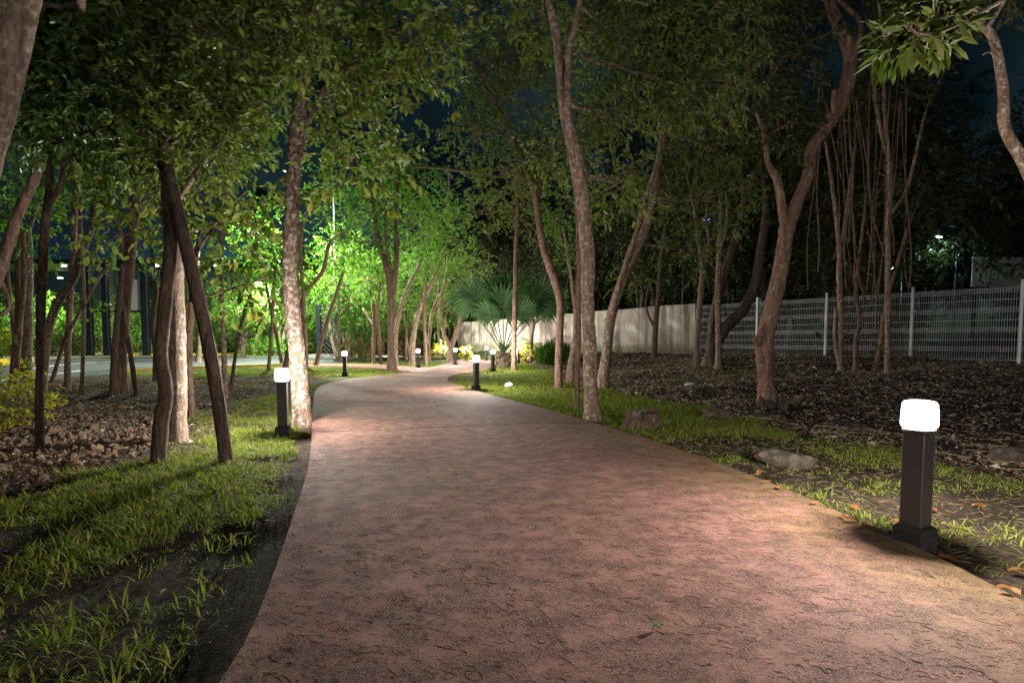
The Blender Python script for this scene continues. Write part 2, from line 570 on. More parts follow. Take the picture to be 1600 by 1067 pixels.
def ground_mat():
    n = N('soil and lawn')
    v = n.coord((1, 1, 1))
    a = n.noise(v, 2.3, 8, 0.72)
    b = n.noise(v, 24, 6, 0.75)
    soil = n.ramp(a, [(0.32, (0.012, 0.008, 0.007)), (0.5, (0.042, 0.028, 0.024)), (0.7, (0.12, 0.082, 0.068))])
    soil = n.mix(n.ramp(b, [(0.52, 0.0), (0.66, 0.85)]), soil, (0.15, 0.10, 0.075))
    soil = n.mix(n.ramp(b, [(0.34, 0.8), (0.46, 0.0)]), soil, (0.012, 0.009, 0.007))
    at_ = n.node('ShaderNodeAttribute', attribute_name='lawn')
    lawn = n.ramp(b, [(0.3, (0.02, 0.028, 0.008)), (0.6, (0.06, 0.085, 0.016))])
    n.col(n.mix(at_.outputs['Fac'], soil, lawn))
    n.set(0.95, 0.06)
    b1 = n.bump(a, 0.6, 0.08)
    n.bump(b, 0.9, 0.02, b1)
    return n.m
M['ground'] = ground_mat()

def wall_mat():
    n = N('stained concrete wall')
    v = n.coord((1, 1, 1))
    st = n.coord((1.5, 1.5, 0.16))
    a = n.noise(v, 1.1, 7, 0.7)
    s = n.noise(st, 1.0, 8, 0.72, 0.1)
    f = n.noise(v, 18, 5, 0.7)
    c = n.ramp(a, [(0.3, (0.31, 0.265, 0.225)), (0.7, (0.50, 0.44, 0.385))])
    c = n.mix(n.ramp(s, [(0.44, 0.0), (0.60, 0.9)]), c, (0.14, 0.11, 0.085))
    tc = n.node('ShaderNodeTexCoord')
    sp = n.node('ShaderNodeSeparateXYZ')
    n.link(tc.outputs['Object'], sp.inputs[0])
    low = n.math('SUBTRACT', n.math('ADD', n.math('MULTIPLY', a, 0.9), 0.1), sp.outputs['Z'])
    c = n.mix(n.ramp(low, [(0.0, 0.0), (0.3, 0.8)]), c, (0.10, 0.095, 0.045))
    n.col(c)
    n.set(0.9, 0.15)
    n.bump(f, 0.35, 0.01)
    return n.m
M['wall'] = wall_mat()

# ------------------------------------------------------------------ path outline (pixels -> ground)
PATH_L = [(250, 1230), (355, 1067), (400, 985), (436, 885), (462, 805), (481, 740), (487, 690), (489, 640), (494, 612), (512, 601), (545, 594.5), (600, 588), (642, 583.5)]
PATH_L2 = [(640, 581), (668, 576.5), (695, 570), (723, 561.5), (735, 556.5)]
PATH_R = [(1900, 1120), (1600, 955), (1390, 845), (1200, 761), (1090, 718), (1000, 687), (920, 663), (850, 642), (790, 626), (740, 612), (712, 602), (699, 595.5), (706, 588.5), (734, 583), (762, 577.5), (776, 569), (780, 557)]
def world_line(px):
    return [flat(*p) for p in px]
def resample(pts, step):
    pts = np.array([tuple(p)[:3] for p in pts], float)
    n = len(pts)
    P = np.vstack([2 * pts[0] - pts[1], pts, 2 * pts[-1] - pts[-2]])
    out = []
    for i in range(n - 1):
        p0, p1, p2, p3 = P[i], P[i + 1], P[i + 2], P[i + 3]
        seg = np.linalg.norm(p2 - p1)
        m = max(2, int(seg / step))
        t = np.linspace(0, 1, m, endpoint=False)[:, None]
        out.append(0.5 * (2 * p1 + (p2 - p0) * t + (2 * p0 - 5 * p1 + 4 * p2 - p3) * t * t + (3 * p1 - p0 - 3 * p2 + p3) * t ** 3))
    out.append(pts[-1:])
    return np.vstack(out)
L1 = resample(world_line(PATH_L), 0.3)
L2 = resample(world_line(PATH_L2), 0.6)
RR = resample(world_line(PATH_R), 0.3)
start_l, start_r = np.array([(L1[0][0] - 0.4, -8, 0)]), np.array([(RR[0][0] + 0.2, -8, 0)])
path_poly = np.vstack([start_l, L1, L2, RR[::-1], start_r])[:, :2]

def inside(poly, x, y):
    x = np.asarray(x); y = np.asarray(y)
    c = np.zeros(x.shape, bool)
    n = len(poly)
    for i in range(n):
        x1, y1 = poly[i]; x2, y2 = poly[(i + 1) % n]
        if y1 == y2: continue
        hit = ((y1 > y) != (y2 > y)) & (x < (x2 - x1) * (y - y1) / (y2 - y1) + x1)
        c ^= hit
    return c

def dist_line(line, x, y):
    x = np.asarray(x, float); y = np.asarray(y, float)
    best = np.full(x.shape, 1e9)
    for i in range(len(line) - 1):
        a, b = line[i][:2], line[i + 1][:2]
        ab = b - a
        t = np.clip(((x - a[0]) * ab[0] + (y - a[1]) * ab[1]) / max(ab @ ab, 1e-9), 0, 1)
        best = np.minimum(best, np.hypot(x - a[0] - t * ab[0], y - a[1] - t * ab[1]))
    return best

SIDE = [(470, 569.5), (520, 569), (580, 570), (640, 573), (672, 575.5), (650, 581.5), (630, 582.5), (590, 577), (540, 574.8), (470, 574.3)]
side_poly = np.array([tuple(flat(*p))[:2] for p in SIDE])

import bmesh
def slab(name, poly, top, thick, mat, bevel=0.0, attr_line=None):
    bm = bmesh.new()
    vs = [bm.verts.new((x, y, top)) for x, y in poly]
    f = bm.faces.new(vs)
    if f.normal.z < 0: f.normal_flip()
    r = bmesh.ops.triangulate(bm, faces=[f])
    me = bpy.data.meshes.new(name)
    if attr_line is not None:
        bmesh.ops.subdivide_edges(bm, edges=[e for e in bm.edges if e.calc_length() > 0.8], cuts=3, use_grid_fill=True)
        bmesh.ops.triangulate(bm, faces=bm.faces[:])
    bound = [e for e in bm.edges if e.is_boundary]
    ext = bmesh.ops.extrude_edge_only(bm, edges=bound)
    for g in ext['geom']:
        if isinstance(g, bmesh.types.BMVert): g.co.z = top - thick
    bm.normal_update()
    bm.to_mesh(me)
    bm.free()
    me.materials.append(mat)
    if attr_line is not None:
        co = np.empty(len(me.vertices) * 3, np.float32)
        me.vertices.foreach_get('co', co)
        co = co.reshape(-1, 3)
        d = dist_line(attr_line, co[:, 0], co[:, 1])
        a = me.attributes.new('edge', 'FLOAT', 'POINT')
        a.data.foreach_set('value', (1 - sstep(d / 0.8)).astype(np.float32))
    o = bpy.data.objects.new(name, me)
    COL.objects.link(o)
    return tag(o, kind='structure')

slab('path', path_poly, 0.045, 0.15, M['path'], attr_line=RR)
slab('side_path', side_poly, 0.038, 0.1, M['path'])

# ------------------------------------------------------------------ masks (world)
SOIL_Y = [0, 4.3, 6.3, 8.3, 10, 13, 17, 19]
SOIL_X = [-6.5, -3.95, -4.05, -4.85, -5.3, -6.2, -8.0, -30]
ROADN = [(-160, 618), (0, 604), (100, 592), (190, 584), (300, 578), (420, 573.5), (520, 568)]
ROADF = [(560, 560), (480, 557.5), (300, 556.8), (130, 560.5), (60, 566), (0, 572), (-160, 590)]
road_poly = np.array([tuple(flat(*p))[:2] for p in ROADN + ROADF])
def lawn_mask(x, y):
    xg = np.interp(y, GY, GX)
    right = (x < xg + (vnoise(x, y, 0.8, 2) - 0.5) * 0.9) & (x > -4)
    xs = np.interp(y, SOIL_Y, SOIL_X) + (vnoise(x, y, 0.7, 4) - 0.5) * 0.9
    left = (x > xs)
    lm = np.where(x > -0.5 * y * 0.2 - 0.2, right | (left & (x < -1)), left).astype(float)
    lm = np.where(y < 4, ((x < xg) & (x > -6)), lm)
    pat = vnoise(x, y, 1.1, 8)
    bare = (x < -5.4) & (y > 8) & (y < 19) & (pat > 0.35)
    lm = np.where(bare, 0, lm)
    return lm * (~inside(path_poly, x, y)) * (~inside(road_poly, x, y)) * (~inside(side_poly, x, y))

# ------------------------------------------------------------------ ground
def axis(lo, hi, mid0, mid1, fine, coarse):
    a = list(np.arange(mid0, mid1, fine))
    x = mid1; s = fine
    while x < hi: a.append(x); s = min(s * 1.15, coarse); x += s
    a.append(hi)
    x = mid0; s = fine; b = []
    while x > lo: s = min(s * 1.15, coarse); x -= s; b.append(max(x, lo))
    return np.unique(np.array(b[::-1] + a))
gx = axis(-320, 320, -9, 14, 0.14, 30)
gy = axis(-60, 420, -1, 25, 0.14, 30)
XX, YY = np.meshgrid(gx, gy)
ZZ = terrain(XX, YY)
onp = inside(path_poly, XX.ravel(), YY.ravel()).reshape(XX.shape)
dpe = np.minimum(dist_line(L1[::2], XX, YY), dist_line(RR[::2], XX, YY))
ZZ = ZZ - np.where(onp, 0.02, 0.0) + np.where(~onp & (YY < 26), (1 - sstep(dpe / 0.5)) * -0.02, 0)
ZZ = ZZ - np.where(XX < 0.6, 0.07 * (1 - sstep((dist_line(L1[::2], XX, YY) - .5) / .8)) * (1 - sstep((YY - 4.5) / 2.5)), 0)
gb = MB()
ny, nx = XX.shape
ii, jj = np.meshgrid(np.arange(ny - 1), np.arange(nx - 1), indexing='ij')
k0 = (ii * nx + jj).ravel()
gb.add(np.stack([XX, YY, ZZ], -1).reshape(-1, 3), np.stack([k0, k0 + 1, k0 + nx + 1, k0 + nx], 1), 0, True)
lawn = lawn_mask(XX, YY)
lawn = np.where(YY > 30, (XX < 0) * 1.0, lawn)
g_o = gb.build('ground', M['ground'], attr={'lawn': (lawn * np.interp(YY, [6, 14], [0.12, 0.75])).ravel()})
tag(g_o, kind='structure')

slab('road', road_poly, 0.012, 0.05, M['asphalt'])
fore = np.array([tuple(flat(*p))[:2] for p in [(-160, 583), (0, 567.5), (60, 563), (130, 558.5), (300, 555.6), (480, 556.2), (560, 558.5), (560, 553), (300, 552), (130, 553), (-160, 560)]])
slab('forecourt_paving', fore, 0.02, 0.05, M['paving'])
def strip(name, px, w, h, mat, z0=0.0):
    pts = np.array([tuple(flat(*p)) for p in px])
    pts = resample(pts, 0.8)
    t = nrm(np.gradient(pts, axis=0)); nn = np.stack([-t[:, 1], t[:, 0], 0 * t[:, 0]], 1)
    mb = MB()
    n = len(pts)
    prof = [(-w / 2, z0 - 0.05), (-w / 2, z0 + h), (w / 2, z0 + h), (w / 2, z0 - 0.05)]
    V = np.stack([pts * (1, 1, 0) + nn * a + np.array((0, 0, z)) for a, z in prof], 1)
    Fs = []
    for i in range(n - 1):
        for k in range(3):
            a = i * 4 + k
            Fs.append((a, a + 4, a + 5, a + 1))
    Fs += [(0, 1, 2, 3), ((n - 1) * 4 + 3, (n - 1) * 4 + 2, (n - 1) * 4 + 1, (n - 1) * 4)]
    mb.add(V.reshape(-1, 3), np.array(Fs))
    return tag(mb.build(name, mat), kind='structure')
M['joint'] = plain('sawn joint', (0.05, 0.032, 0.026), 0.9, 0.1, 0, 0.3, 20, 0.0)
strip('path_joint', [(490, 679), (600, 677), (700, 672), (820, 666), (955, 665)], 0.016, 0.0015, M['joint'], 0.045)
strip('path_joint_far', [(520, 606), (600, 607), (700, 606), (716, 605)], 0.02, 0.0015, M['joint'], 0.045)
strip('kerb_near', [(190, 583), (240, 580), (300, 577), (420, 572.8), (500, 568.5)], 0.14, 0.12, M['kerb_yellow'])
strip('kerb_far', [(-120, 584), (-40, 575), (0, 570.5), (30, 567.5), (48, 566)], 0.3, 0.3, M['kerb_yellow'])
strip('kerb_canopy', [(195, 556.4), (260, 555.2), (340, 555), (420, 555.4)], 0.3, 0.16, M['kerb_yellow'])
strip('kerb_pale', [(540, 557.7), (600, 558), (650, 558.5), (690, 559)], 0.2, 0.14, M['kerb_pale'])
strip('lane_marking', [(-60, 602), (0, 595), (60, 588), (130, 579)], 0.14, 0.004, M['line'], 0.013)
strip('lane_marking_far', [(40, 577), (110, 569), (180, 564.5)], 0.12, 0.004, M['line'], 0.013)

# ------------------------------------------------------------------ trees
def add_leafy_ellipsoid(mb, c, r, n_tw, per, L, W, shape, lm=0, tm=1, up=0.15, twl=1.0, droop=0.12, seed=None, flatness=0.0):
    """twigs with leaves along them, spread through an ellipsoid"""
    c = np.asarray(c, float); r = np.asarray(r, float)
    d = nrm(rng.normal(0, 1, (n_tw, 3)))
    rad = rng.uniform(0.25, 1.0, (n_tw, 1)) ** 0.55
    # a handful of lobes gives an uneven outline with gaps
    lob = nrm(rng.normal(0, 1, (7, 3)))
    g = np.max(d @ lob.T, 1)
    rad = rad * (0.62 + 0.5 * sstep((g - 0.45) / 0.5))[:, None]
    p0 = c + d * rad * r
    dirn = nrm(d * 0.8 + rng.normal(0, 0.6, (n_tw, 3)) + np.array((0, 0, up)))
    ln = L * twl * rng.uniform(2.2, 4.6, (n_tw, 1))
    sag = np.array((0, 0, -1.0)) * ln * 0.16
    p1 = p0 + dirn * ln * 0.5
    p2 = p0 + dirn * ln + sag
    # twig: three-sided tapered prism
    s1 = nrm(np.cross(dirn, np.array((0.3, 0.2, 1.0))))
    s2 = np.cross(dirn, s1)
    tr = L * 0.035
    a = np.arange(3) * 2.0944
    ring = [np.cos(t) * s1 + np.sin(t) * s2 for t in a]
    V = np.stack([p0 + q * tr for q in ring] + [p1 + q * tr * 0.7 for q in ring] + [p2 + q * tr * 0.3 for q in ring], 1)
    f = np.array([(0, 1, 4, 3), (1, 2, 5, 4), (2, 0, 3, 5), (3, 4, 7, 6), (4, 5, 8, 7), (5, 3, 6, 8)])
    mb.add(V.reshape(-1, 3), (np.arange(n_tw)[:, None, None] * 9 + f[None]).reshape(-1, 4), tm)
    t = rng.uniform(0.12, 1.0, (n_tw, per))
    t[:, 0] = 1.0
    tt = t[..., None]
    P = (p0[:, None] * (1 - tt) ** 2 + 2 * p1[:, None] * tt * (1 - tt) + p2[:, None] * tt ** 2)
    side = rng.normal(0, 1, (n_tw, per, 1)) * s1[:, None] + rng.normal(0, 0.6, (n_tw, per, 1)) * s2[:, None]
    D = nrm(dirn[:, None] * rng.uniform(0.3, 1.0, (n_tw, per, 1)) + side * 0.9 + np.array((0, 0, -0.28)))
    U = nrm(np.array((0, 0, 1.0)) + rng.normal(0, 0.45, (n_tw, per, 3)))
    sc = rng.uniform(0.6, 1.15, n_tw * per)
    mb.leaves(P.reshape(-1, 3), D.reshape(-1, 3), U.reshape(-1, 3), L * sc, W * sc, shape, lm, droop=droop)
    return p0

def limb(mb, a, b, ra, rb, sides=6, bend=0.15, n=9, wob=0.04):
    a = np.asarray(tuple(a), float); b = np.asarray(tuple(b), float)
    ln = np.linalg.norm(b - a)
    t = np.linspace(0, 1, n)[:, None]
    m = (a + b) / 2 + rng.normal(0, bend * 0.5, 3) * ln + np.array((0, 0, bend * 0.5 * ln))
    pts = a * (1 - t) ** 2 + 2 * m * t * (1 - t) + b * t ** 2
    pts[1:-1] += rng.normal(0, 0.012 * ln, (n - 2, 3))
    mb.tube(pts, ra + (rb - ra) * t[:, 0], sides, 0, True, wob)
    return pts

def tree(name, label, barkm, leafm, stems, crowns, group=None, base=None, shape=6, cat='tree', wob=0.05, jit=0.02, aspect=0.45, per=9, sides=10, flare=0.32, twl=0.95, dens=1.0):
    """stems: lists of (px, py, width px[, depth offset]); crowns: (px, py, rx, ry, twigs, leaf length m[, depth offset])"""
    b = base if base is not None else G(stems[0][0][0], stems[0][0][1])
    Y0 = b.y
    root = thing(name, label, cat, b, group)
    mb = MB()
    allp = []
    for si, st in enumerate(stems):
        pts, rad = [], []
        off0 = rng.normal(0, jit * Y0)
        for i, q in enumerate(st):
            dz = q[3] if len(q) > 3 else 0.0
            y = Y0 + dz + (off0 * (i / max(len(st) - 1, 1)))
            p = at(q[0], q[1], y)
            pts.append(p); rad.append(q[2] * .445 * y / F_PX)
        if si == 0:
            pts[0] = b + Vector((0, 0, -0.02))
        P = resample(pts, max(0.05, 0.006 * Y0))
        cum = np.concatenate([[0], np.cumsum(np.linalg.norm(np.diff(P, axis=0), axis=1))])
        pc = np.array([tuple(p) for p in pts])
        key = [cum[np.argmin(np.linalg.norm(P - q, axis=1))] for q in pc]
        rr = np.interp(cum, key, rad)
        if si == 0:
            rr = rr * (1 + flare * np.exp(-cum / (rad[0] * 1.3)))
            P = np.vstack([P[:1] - (0, 0, 0.15), P]); rr = np.concatenate([[rr[0] * 1.15], rr])
        P[2:] += np.cumsum(rng.normal(0, 0.0016 * math.sqrt(Y0), (len(P) - 2, 3)), 0) * 0.35 if len(P) > 3 else 0
        mb.tube(P, rr, sides, 0, True, wob)
        for p, r_ in zip(P, rr): allp.append((p, r_))
    cb = MB()
    AP = np.array([p for p, _ in allp]); AR = np.array([r_ for _, r_ in allp])
    for cr in crowns:
        dz = cr[6] if len(cr) > 6 else 0.0
        y = Y0 + dz
        c = np.array(tuple(at(cr[0], cr[1], y)))
        rx, ry = cr[2] * y / F_PX, cr[3] * y / F_PX
        rd = min(1.6, (rx + ry) * 0.5)
        d = np.linalg.norm(AP - c, axis=1) + np.where(AP[:, 2] > c[2] + 0.1, 1.5, 0)
        k = int(np.argmin(d))
        r0 = min(AR[k] * 0.6, 0.03 + 0.01 * d[k])
        if d[k] > 0.15:
            lp = limb(mb, AP[k], c, r0, r0 * 0.22)
        else:
            lp = AP[k:k + 1]
        p0 = add_leafy_ellipsoid(cb, c, (rx, rd, ry), int(cr[4] * dens), per, cr[5], cr[5] * aspect, shape, twl=twl)
        for q in p0[:max(4, int(cr[4]) // 16)]:
            limb(mb, lp[rng.integers(len(lp) // 2, len(lp))], q, r0 * 0.4, 0.004, 4, 0.12, 6, 0)
    mb.build('trunk', M[barkm], root, b)
    if cb.n: cb.build('crown', [M[leafm], M[barkm]], root, b)
    return root

KEEP = {}
# --- left foreground
tree('tree', 'thick rough trunk leaning in at the far upper left edge of the photo', 'bark_pale', 'leaf_deep',
     [[(-150, 800, 92), (-95, 520, 80), (-34, 240, 68), (2, 120, 64), (30, 0, 60), (55, -110, 55)]],
     [(70, 40, 150, 110, 330, .10, 3.0), (150, -10, 170, 90, 300, .10, 3.0), (60, 170, 90, 80, 200, .10, 3.2)], wob=0.028, sides=22)
KEEP['staked'] = tree('tree', 'straight grey trunk held between two dark timber stakes', 'bark_pale', 'leaf_olive',
     [[(276, 690, 31), (275, 560, 31), (272, 430, 29), (264, 300, 24), (256, 180, 18), (250, 80, 14), (240, -40, 10)],
      [(257, 190, 12), (272, 100, 10), (262, 20, 9), (268, -60, 7)], [(262, 290, 11), (215, 200, 8), (165, 110, 6), (120, 40, 4)], [(266, 330, 11), (330, 240, 8), (400, 165, 6), (445, 120, 4)]],
     [(285, 215, 120, 75, 420, .10), (190, 170, 110, 80, 330, .105), (365, 70, 110, 90, 300, .11), (150, 50, 130, 80, 300, .11), (250, 30, 110, 70, 240, .105), (330, 150, 90, 60, 200, .105), (430, 20, 90, 60, 180, .11)], sides=14, wob=0.035, dens=.75)
tree('sapling', 'thin sapling with big rounded leaves beside the staked trunk', 'bark_brown', 'leaf_big',
     [[(300, 652, 11), (294, 560, 11), (298, 470, 10), (305, 400, 8), (318, 320, 6)], [(298, 470, 6), (350, 455, 4), (425, 432, 3)], [(300, 430, 6), (255, 380, 4), (205, 325, 3)], [(305, 400, 5), (345, 340, 4), (385, 300, 3)]],
     [(340, 370, 75, 70, 46, .155), (215, 320, 70, 50, 40, .15), (400, 330, 70, 60, 36, .15), (395, 455, 75, 55, 30, .16), (300, 300, 60, 50, 30, .15), (180, 370, 40, 50, 16, .14)], aspect=0.55, per=8, jit=0.05)
tree('tree', 'slim dark bare trunk standing in the gravel at left', 'bark_dark', 'leaf_deep',
     [[(62, 703, 13), (62, 600, 13), (64, 480, 14), (69, 380, 14), (78, 280, 12), (84, 200, 9), (95, 110, 7)], [(72, 330, 9), (95, 285, 8), (103, 240, 7), (120, 170, 4)]],
     [(95, 150, 80, 70, 200, .10), (45, 90, 80, 60, 160, .10), (150, 110, 80, 60, 160, .10), (120, 220, 60, 35, 70, .10)], sides=12)
tree('tree', 'brown trunk leaning right across the left edge of the photo', 'bark_brown', 'leaf_deep',
     [[(-90, 660, 22), (-30, 500, 19), (0, 425, 17), (24, 345, 17), (50, 285, 15), (77, 226, 13), (110, 150, 9)], [(-30, 500, 9), (8, 488, 8), (12, 470, 7), (0, 440, 6), (-14, 410, 5)]],
     [(110, 150, 70, 50, 120, .10), (70, 210, 50, 30, 50, .10)], sides=12)
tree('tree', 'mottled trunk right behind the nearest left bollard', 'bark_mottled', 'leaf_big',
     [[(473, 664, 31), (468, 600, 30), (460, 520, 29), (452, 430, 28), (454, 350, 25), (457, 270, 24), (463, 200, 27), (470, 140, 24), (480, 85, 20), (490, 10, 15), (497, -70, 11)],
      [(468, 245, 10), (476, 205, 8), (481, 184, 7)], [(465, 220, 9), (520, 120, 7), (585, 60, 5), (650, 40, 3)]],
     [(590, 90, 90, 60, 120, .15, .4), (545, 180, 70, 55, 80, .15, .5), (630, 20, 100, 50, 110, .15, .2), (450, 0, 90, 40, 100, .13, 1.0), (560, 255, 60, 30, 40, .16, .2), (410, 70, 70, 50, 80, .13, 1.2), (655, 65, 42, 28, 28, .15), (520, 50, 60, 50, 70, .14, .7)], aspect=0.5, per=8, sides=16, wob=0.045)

def stake(label, px, top_w, h_pts):
    b = G(*px[0][:2])
    pts = [at(q[0], q[1], b.y + (q[3] if len(q) > 3 else 0)) for q in px]
    pts[0] = b - Vector((0, 0, 0.1))
    P = resample(pts, 0.06)
    rr = np.interp(np.linspace(0, 1, len(P)), np.linspace(0, 1, len(px)), [q[2] / 2 * b.y / F_PX for q in px])
    mb = MB()
    mb.tube(P, rr, 12, 0, True, 0.035)
    o = mb.build('timber_stake', M['stake'], None, b)
    o.location = b
    return tag(o, label, 'stake', 'timber stakes propping young trees')
stake('wavy dark timber stake leaning on the staked trunk from the left', [(245, 722, 23), (252, 660, 22), (259, 610, 19), (252, 550, 20), (261, 450, 20), (268, 360, 18, .3), (258, 265, 17, .7)], 1, 1)
stake('straight dark timber stake leaning left toward the staked trunk', [(355, 720, 20), (340, 620, 20), (322, 520, 20), (300, 425, 20), (280, 340, 18, .2), (263, 262, 15, .5)], 1, 1)
stake('thin pale stake left of the forked dark trunk by the road', [(175, 617, 9), (178, 560, 9), (184, 490, 8), (191, 415, 7, .3)], 1, 1)
stake('thin brown stake right of the forked dark trunk by the road', [(214, 617, 7), (205, 560, 7), (195, 500, 6), (188, 450, 6, .3)], 1, 1)

# --- left middle distance
SMALL = 'slim trees on the left lawn'
tree('tree', 'dark trunk between two thin stakes before the road', 'bark_brown', 'leaf_deep',
     [[(187, 611, 24), (189, 550, 19), (196, 470, 18), (203, 400, 18), (212, 320, 15), (225, 240, 11)], [(200, 420, 10), (180, 340, 8), (160, 270, 6)]],
     [(225, 200, 90, 60, 150, .15), (150, 240, 70, 50, 110, .15), (280, 150, 80, 60, 120, .15)], SMALL, dens=.6)
tree('tree', 'crooked pale trunk bent twice left of the entrance columns', 'bark_pale', 'leaf_deep',
     [[(66, 612, 14), (68, 570, 13), (75, 515, 14), (90, 470, 13), (112, 440, 12), (124, 400, 13), (140, 360, 13), (150, 310, 11), (146, 260, 8)]],
     [(130, 240, 70, 50, 130, .14), (60, 250, 60, 40, 80, .14)], SMALL, dens=.6)
tree('tree', 'slender straight pale trunk beside the crooked one at left', 'bark_grey', 'leaf_mid',
     [[(105, 613, 11), (106, 540, 10), (110, 460, 10), (114, 400, 11), (116, 330, 10), (120, 280, 7)], [(107, 520, 6), (128, 480, 6), (150, 440, 6), (168, 415, 5)]],
     [(125, 270, 60, 40, 90, .13)], SMALL, dens=.6)
tree('tree', 'thinnest upright trunk left of the entrance columns', 'bark_grey', 'leaf_mid',
     [[(127, 618, 7), (130, 540, 6), (131, 460, 6), (127, 390, 6), (125, 320, 5), (130, 260, 3)]],
     [(130, 250, 45, 35, 60, .12)], SMALL, dens=.6)
tree('tree', 'short leaning stem beside the crooked pale trunk', 'bark_brown', 'leaf_mid',
     [[(80, 598, 7), (92, 560, 6), (104, 520, 6), (112, 490, 4)]], [(114, 480, 25, 18, 24, .13)], SMALL, dens=.6)
tree('tree', 'double brown trunk near the left edge before the road', 'bark_brown', 'leaf_mid',
     [[(20, 604, 13), (25, 550, 13), (30, 480, 13), (30, 400, 10), (28, 350, 8)], [(27, 520, 9), (38, 450, 8), (36, 360, 7)], [(24, 540, 7), (14, 450, 6), (10, 390, 5)]],
     [(35, 330, 60, 50, 110, .14), (60, 400, 30, 24, 20, .14), (-10, 330, 50, 40, 60, .14)], SMALL, dens=.6)
tree('tree', 'pale stout trunk with leafy sprouts near the left edge', 'bark_pale', 'leaf_mid',
     [[(41, 598, 20), (41, 540, 18), (42, 470, 16), (43, 400, 15), (41, 360, 12)], [(42, 370, 8), (52, 340, 7), (60, 315, 6)]],
     [(40, 510, 28, 50, 60, .12), (50, 340, 50, 40, 60, .14)], SMALL, dens=.6)
tree('tree', 'straight speckled trunk behind the right timber stake', 'bark_grey', 'leaf_mid',
     [[(352, 622, 10), (350, 560, 9), (346, 450, 8), (347, 360, 8), (352, 270, 7), (356, 190, 5)], [(347, 360, 6), (330, 290, 5), (315, 250, 4)], [(348, 330, 6), (380, 230, 5), (410, 160, 4)]],
     [(355, 200, 70, 60, 160, .12), (410, 170, 60, 50, 110, .12), (310, 260, 40, 30, 50, .12)], SMALL, dens=.6)
tree('tree', 'pale trunk with cut top seen between the two timber stakes', 'bark_pale', 'leaf_mid',
     [[(292, 641, 13), (291, 570, 13), (294, 500, 13), (297, 466, 14), (306, 430, 6)]], [(312, 425, 30, 24, 20, .14)], SMALL, dens=.6)
tree('tree', 'short thin stem on the lawn left of the bollard', 'bark_dark', 'leaf_mid',
     [[(361, 604, 7), (368, 555, 6), (378, 505, 6), (392, 458, 5)]], [(398, 445, 34, 22, 26, .14)], SMALL, dens=.6)
tree('tree', 'grey trunk beside the road behind the bent dark sapling', 'bark_grey', 'leaf_mid',
     [[(310, 566, 9), (311, 500, 8), (308, 440, 8), (310, 380, 6)]], [(312, 360, 50, 40, 80, .16)], SMALL, dens=.6)
tree('tree', 'wavy dark sapling right of the entrance columns', 'bark_dark', 'leaf_mid',
     [[(243, 596, 9), (242, 550, 8), (238, 505, 8), (244, 455, 7), (240, 420, 6), (238, 380, 4)]], [(238, 380, 30, 30, 36, .15)], SMALL, dens=.6)
KNOT = 'crossing thin stems behind the nearest left bollard'
tree('tree', 'upright stem of the crossing pair behind the bollard', 'bark_brown', 'leaf_mid',
     [[(420, 577, 6), (423, 530, 6), (427, 465, 6), (431, 420, 5)]], [(432, 400, 50, 40, 90, .15)], KNOT)
tree('tree', 'left-leaning stem of the crossing pair behind the bollard', 'bark_brown', 'leaf_mid',
     [[(441, 570, 6), (433, 530, 6), (424, 490, 6), (418, 455, 5), (408, 400, 4)]], [(400, 380, 50, 40, 80, .15)], KNOT)
tree('tree', 'curved stem touching the mottled trunk behind the bollard', 'bark_dark', 'leaf_mid',
     [[(445, 575, 8), (452, 540, 8), (456, 505, 8), (440, 450, 6), (470, 395, 5)]], [(430, 350, 60, 50, 110, .15)], KNOT)
tree('tree', 'leaning brown stem left of the second left bollard', 'bark_brown', 'leaf_mid',
     [[(493, 572, 7), (501, 540, 7), (512, 500, 7), (530, 447, 6), (538, 420, 4)]], [(535, 400, 50, 40, 120, .14)])
tree('tree', 'thin tree whose long branch arches right over the path', 'bark_red', 'leaf_mid',
     [[(478, 576, 9), (476, 520, 8), (474, 465, 8), (492, 440, 7), (505, 420, 7), (515, 380, 6), (541, 361, 5), (580, 340, 3)],
      [(474, 470, 6), (470, 380, 6), (482, 330, 6), (520, 295, 6), (580, 272, 6), (650, 262, 5), (710, 267, 5), (760, 275, 4), (800, 278, 3)], [(700, 266, 4), (702, 290, 3), (698, 330, 2)]],
     [(540, 330, 60, 45, 150, .10), (600, 310, 60, 40, 130, .10), (500, 300, 40, 40, 80, .11), (700, 300, 40, 30, 40, .09), (590, 250, 60, 30, 80, .09)], jit=0.03)

# --- centre grove, lit green by the street lamp
GROVE = 'grove of mottled trees beyond the side path'
tree('tree', 'biggest forked trunk at the meeting of the two paths', 'bark_brown', 'leaf_mid',
     [[(613, 580, 17), (611, 540, 13), (611, 490, 13), (609, 440, 12), (602, 410, 9), (591, 375, 8), (585, 330, 6), (575, 270, 4)], [(611, 500, 9), (616, 440, 9), (620, 400, 9), (618, 340, 7), (622, 260, 5), (618, 200, 4)], [(615, 440, 6), (604, 390, 5), (602, 330, 4)]],
     [(600, 330, 80, 60, 330, .10), (560, 380, 60, 50, 220, .10), (640, 350, 60, 50, 220, .10), (620, 250, 70, 50, 240, .10), (570, 270, 60, 50, 180, .10), (655, 290, 50, 40, 140, .10)], GROVE)
tree('tree', 'trunk leaning right just behind the biggest forked one', 'bark_grey', 'leaf_mid',
     [[(619, 571, 9), (619, 520, 8), (627, 477, 8), (642, 440, 7), (654, 417, 6), (664, 380, 4)]], [(670, 360, 60, 45, 230, .11), (690, 330, 50, 40, 160, .11)], GROVE)
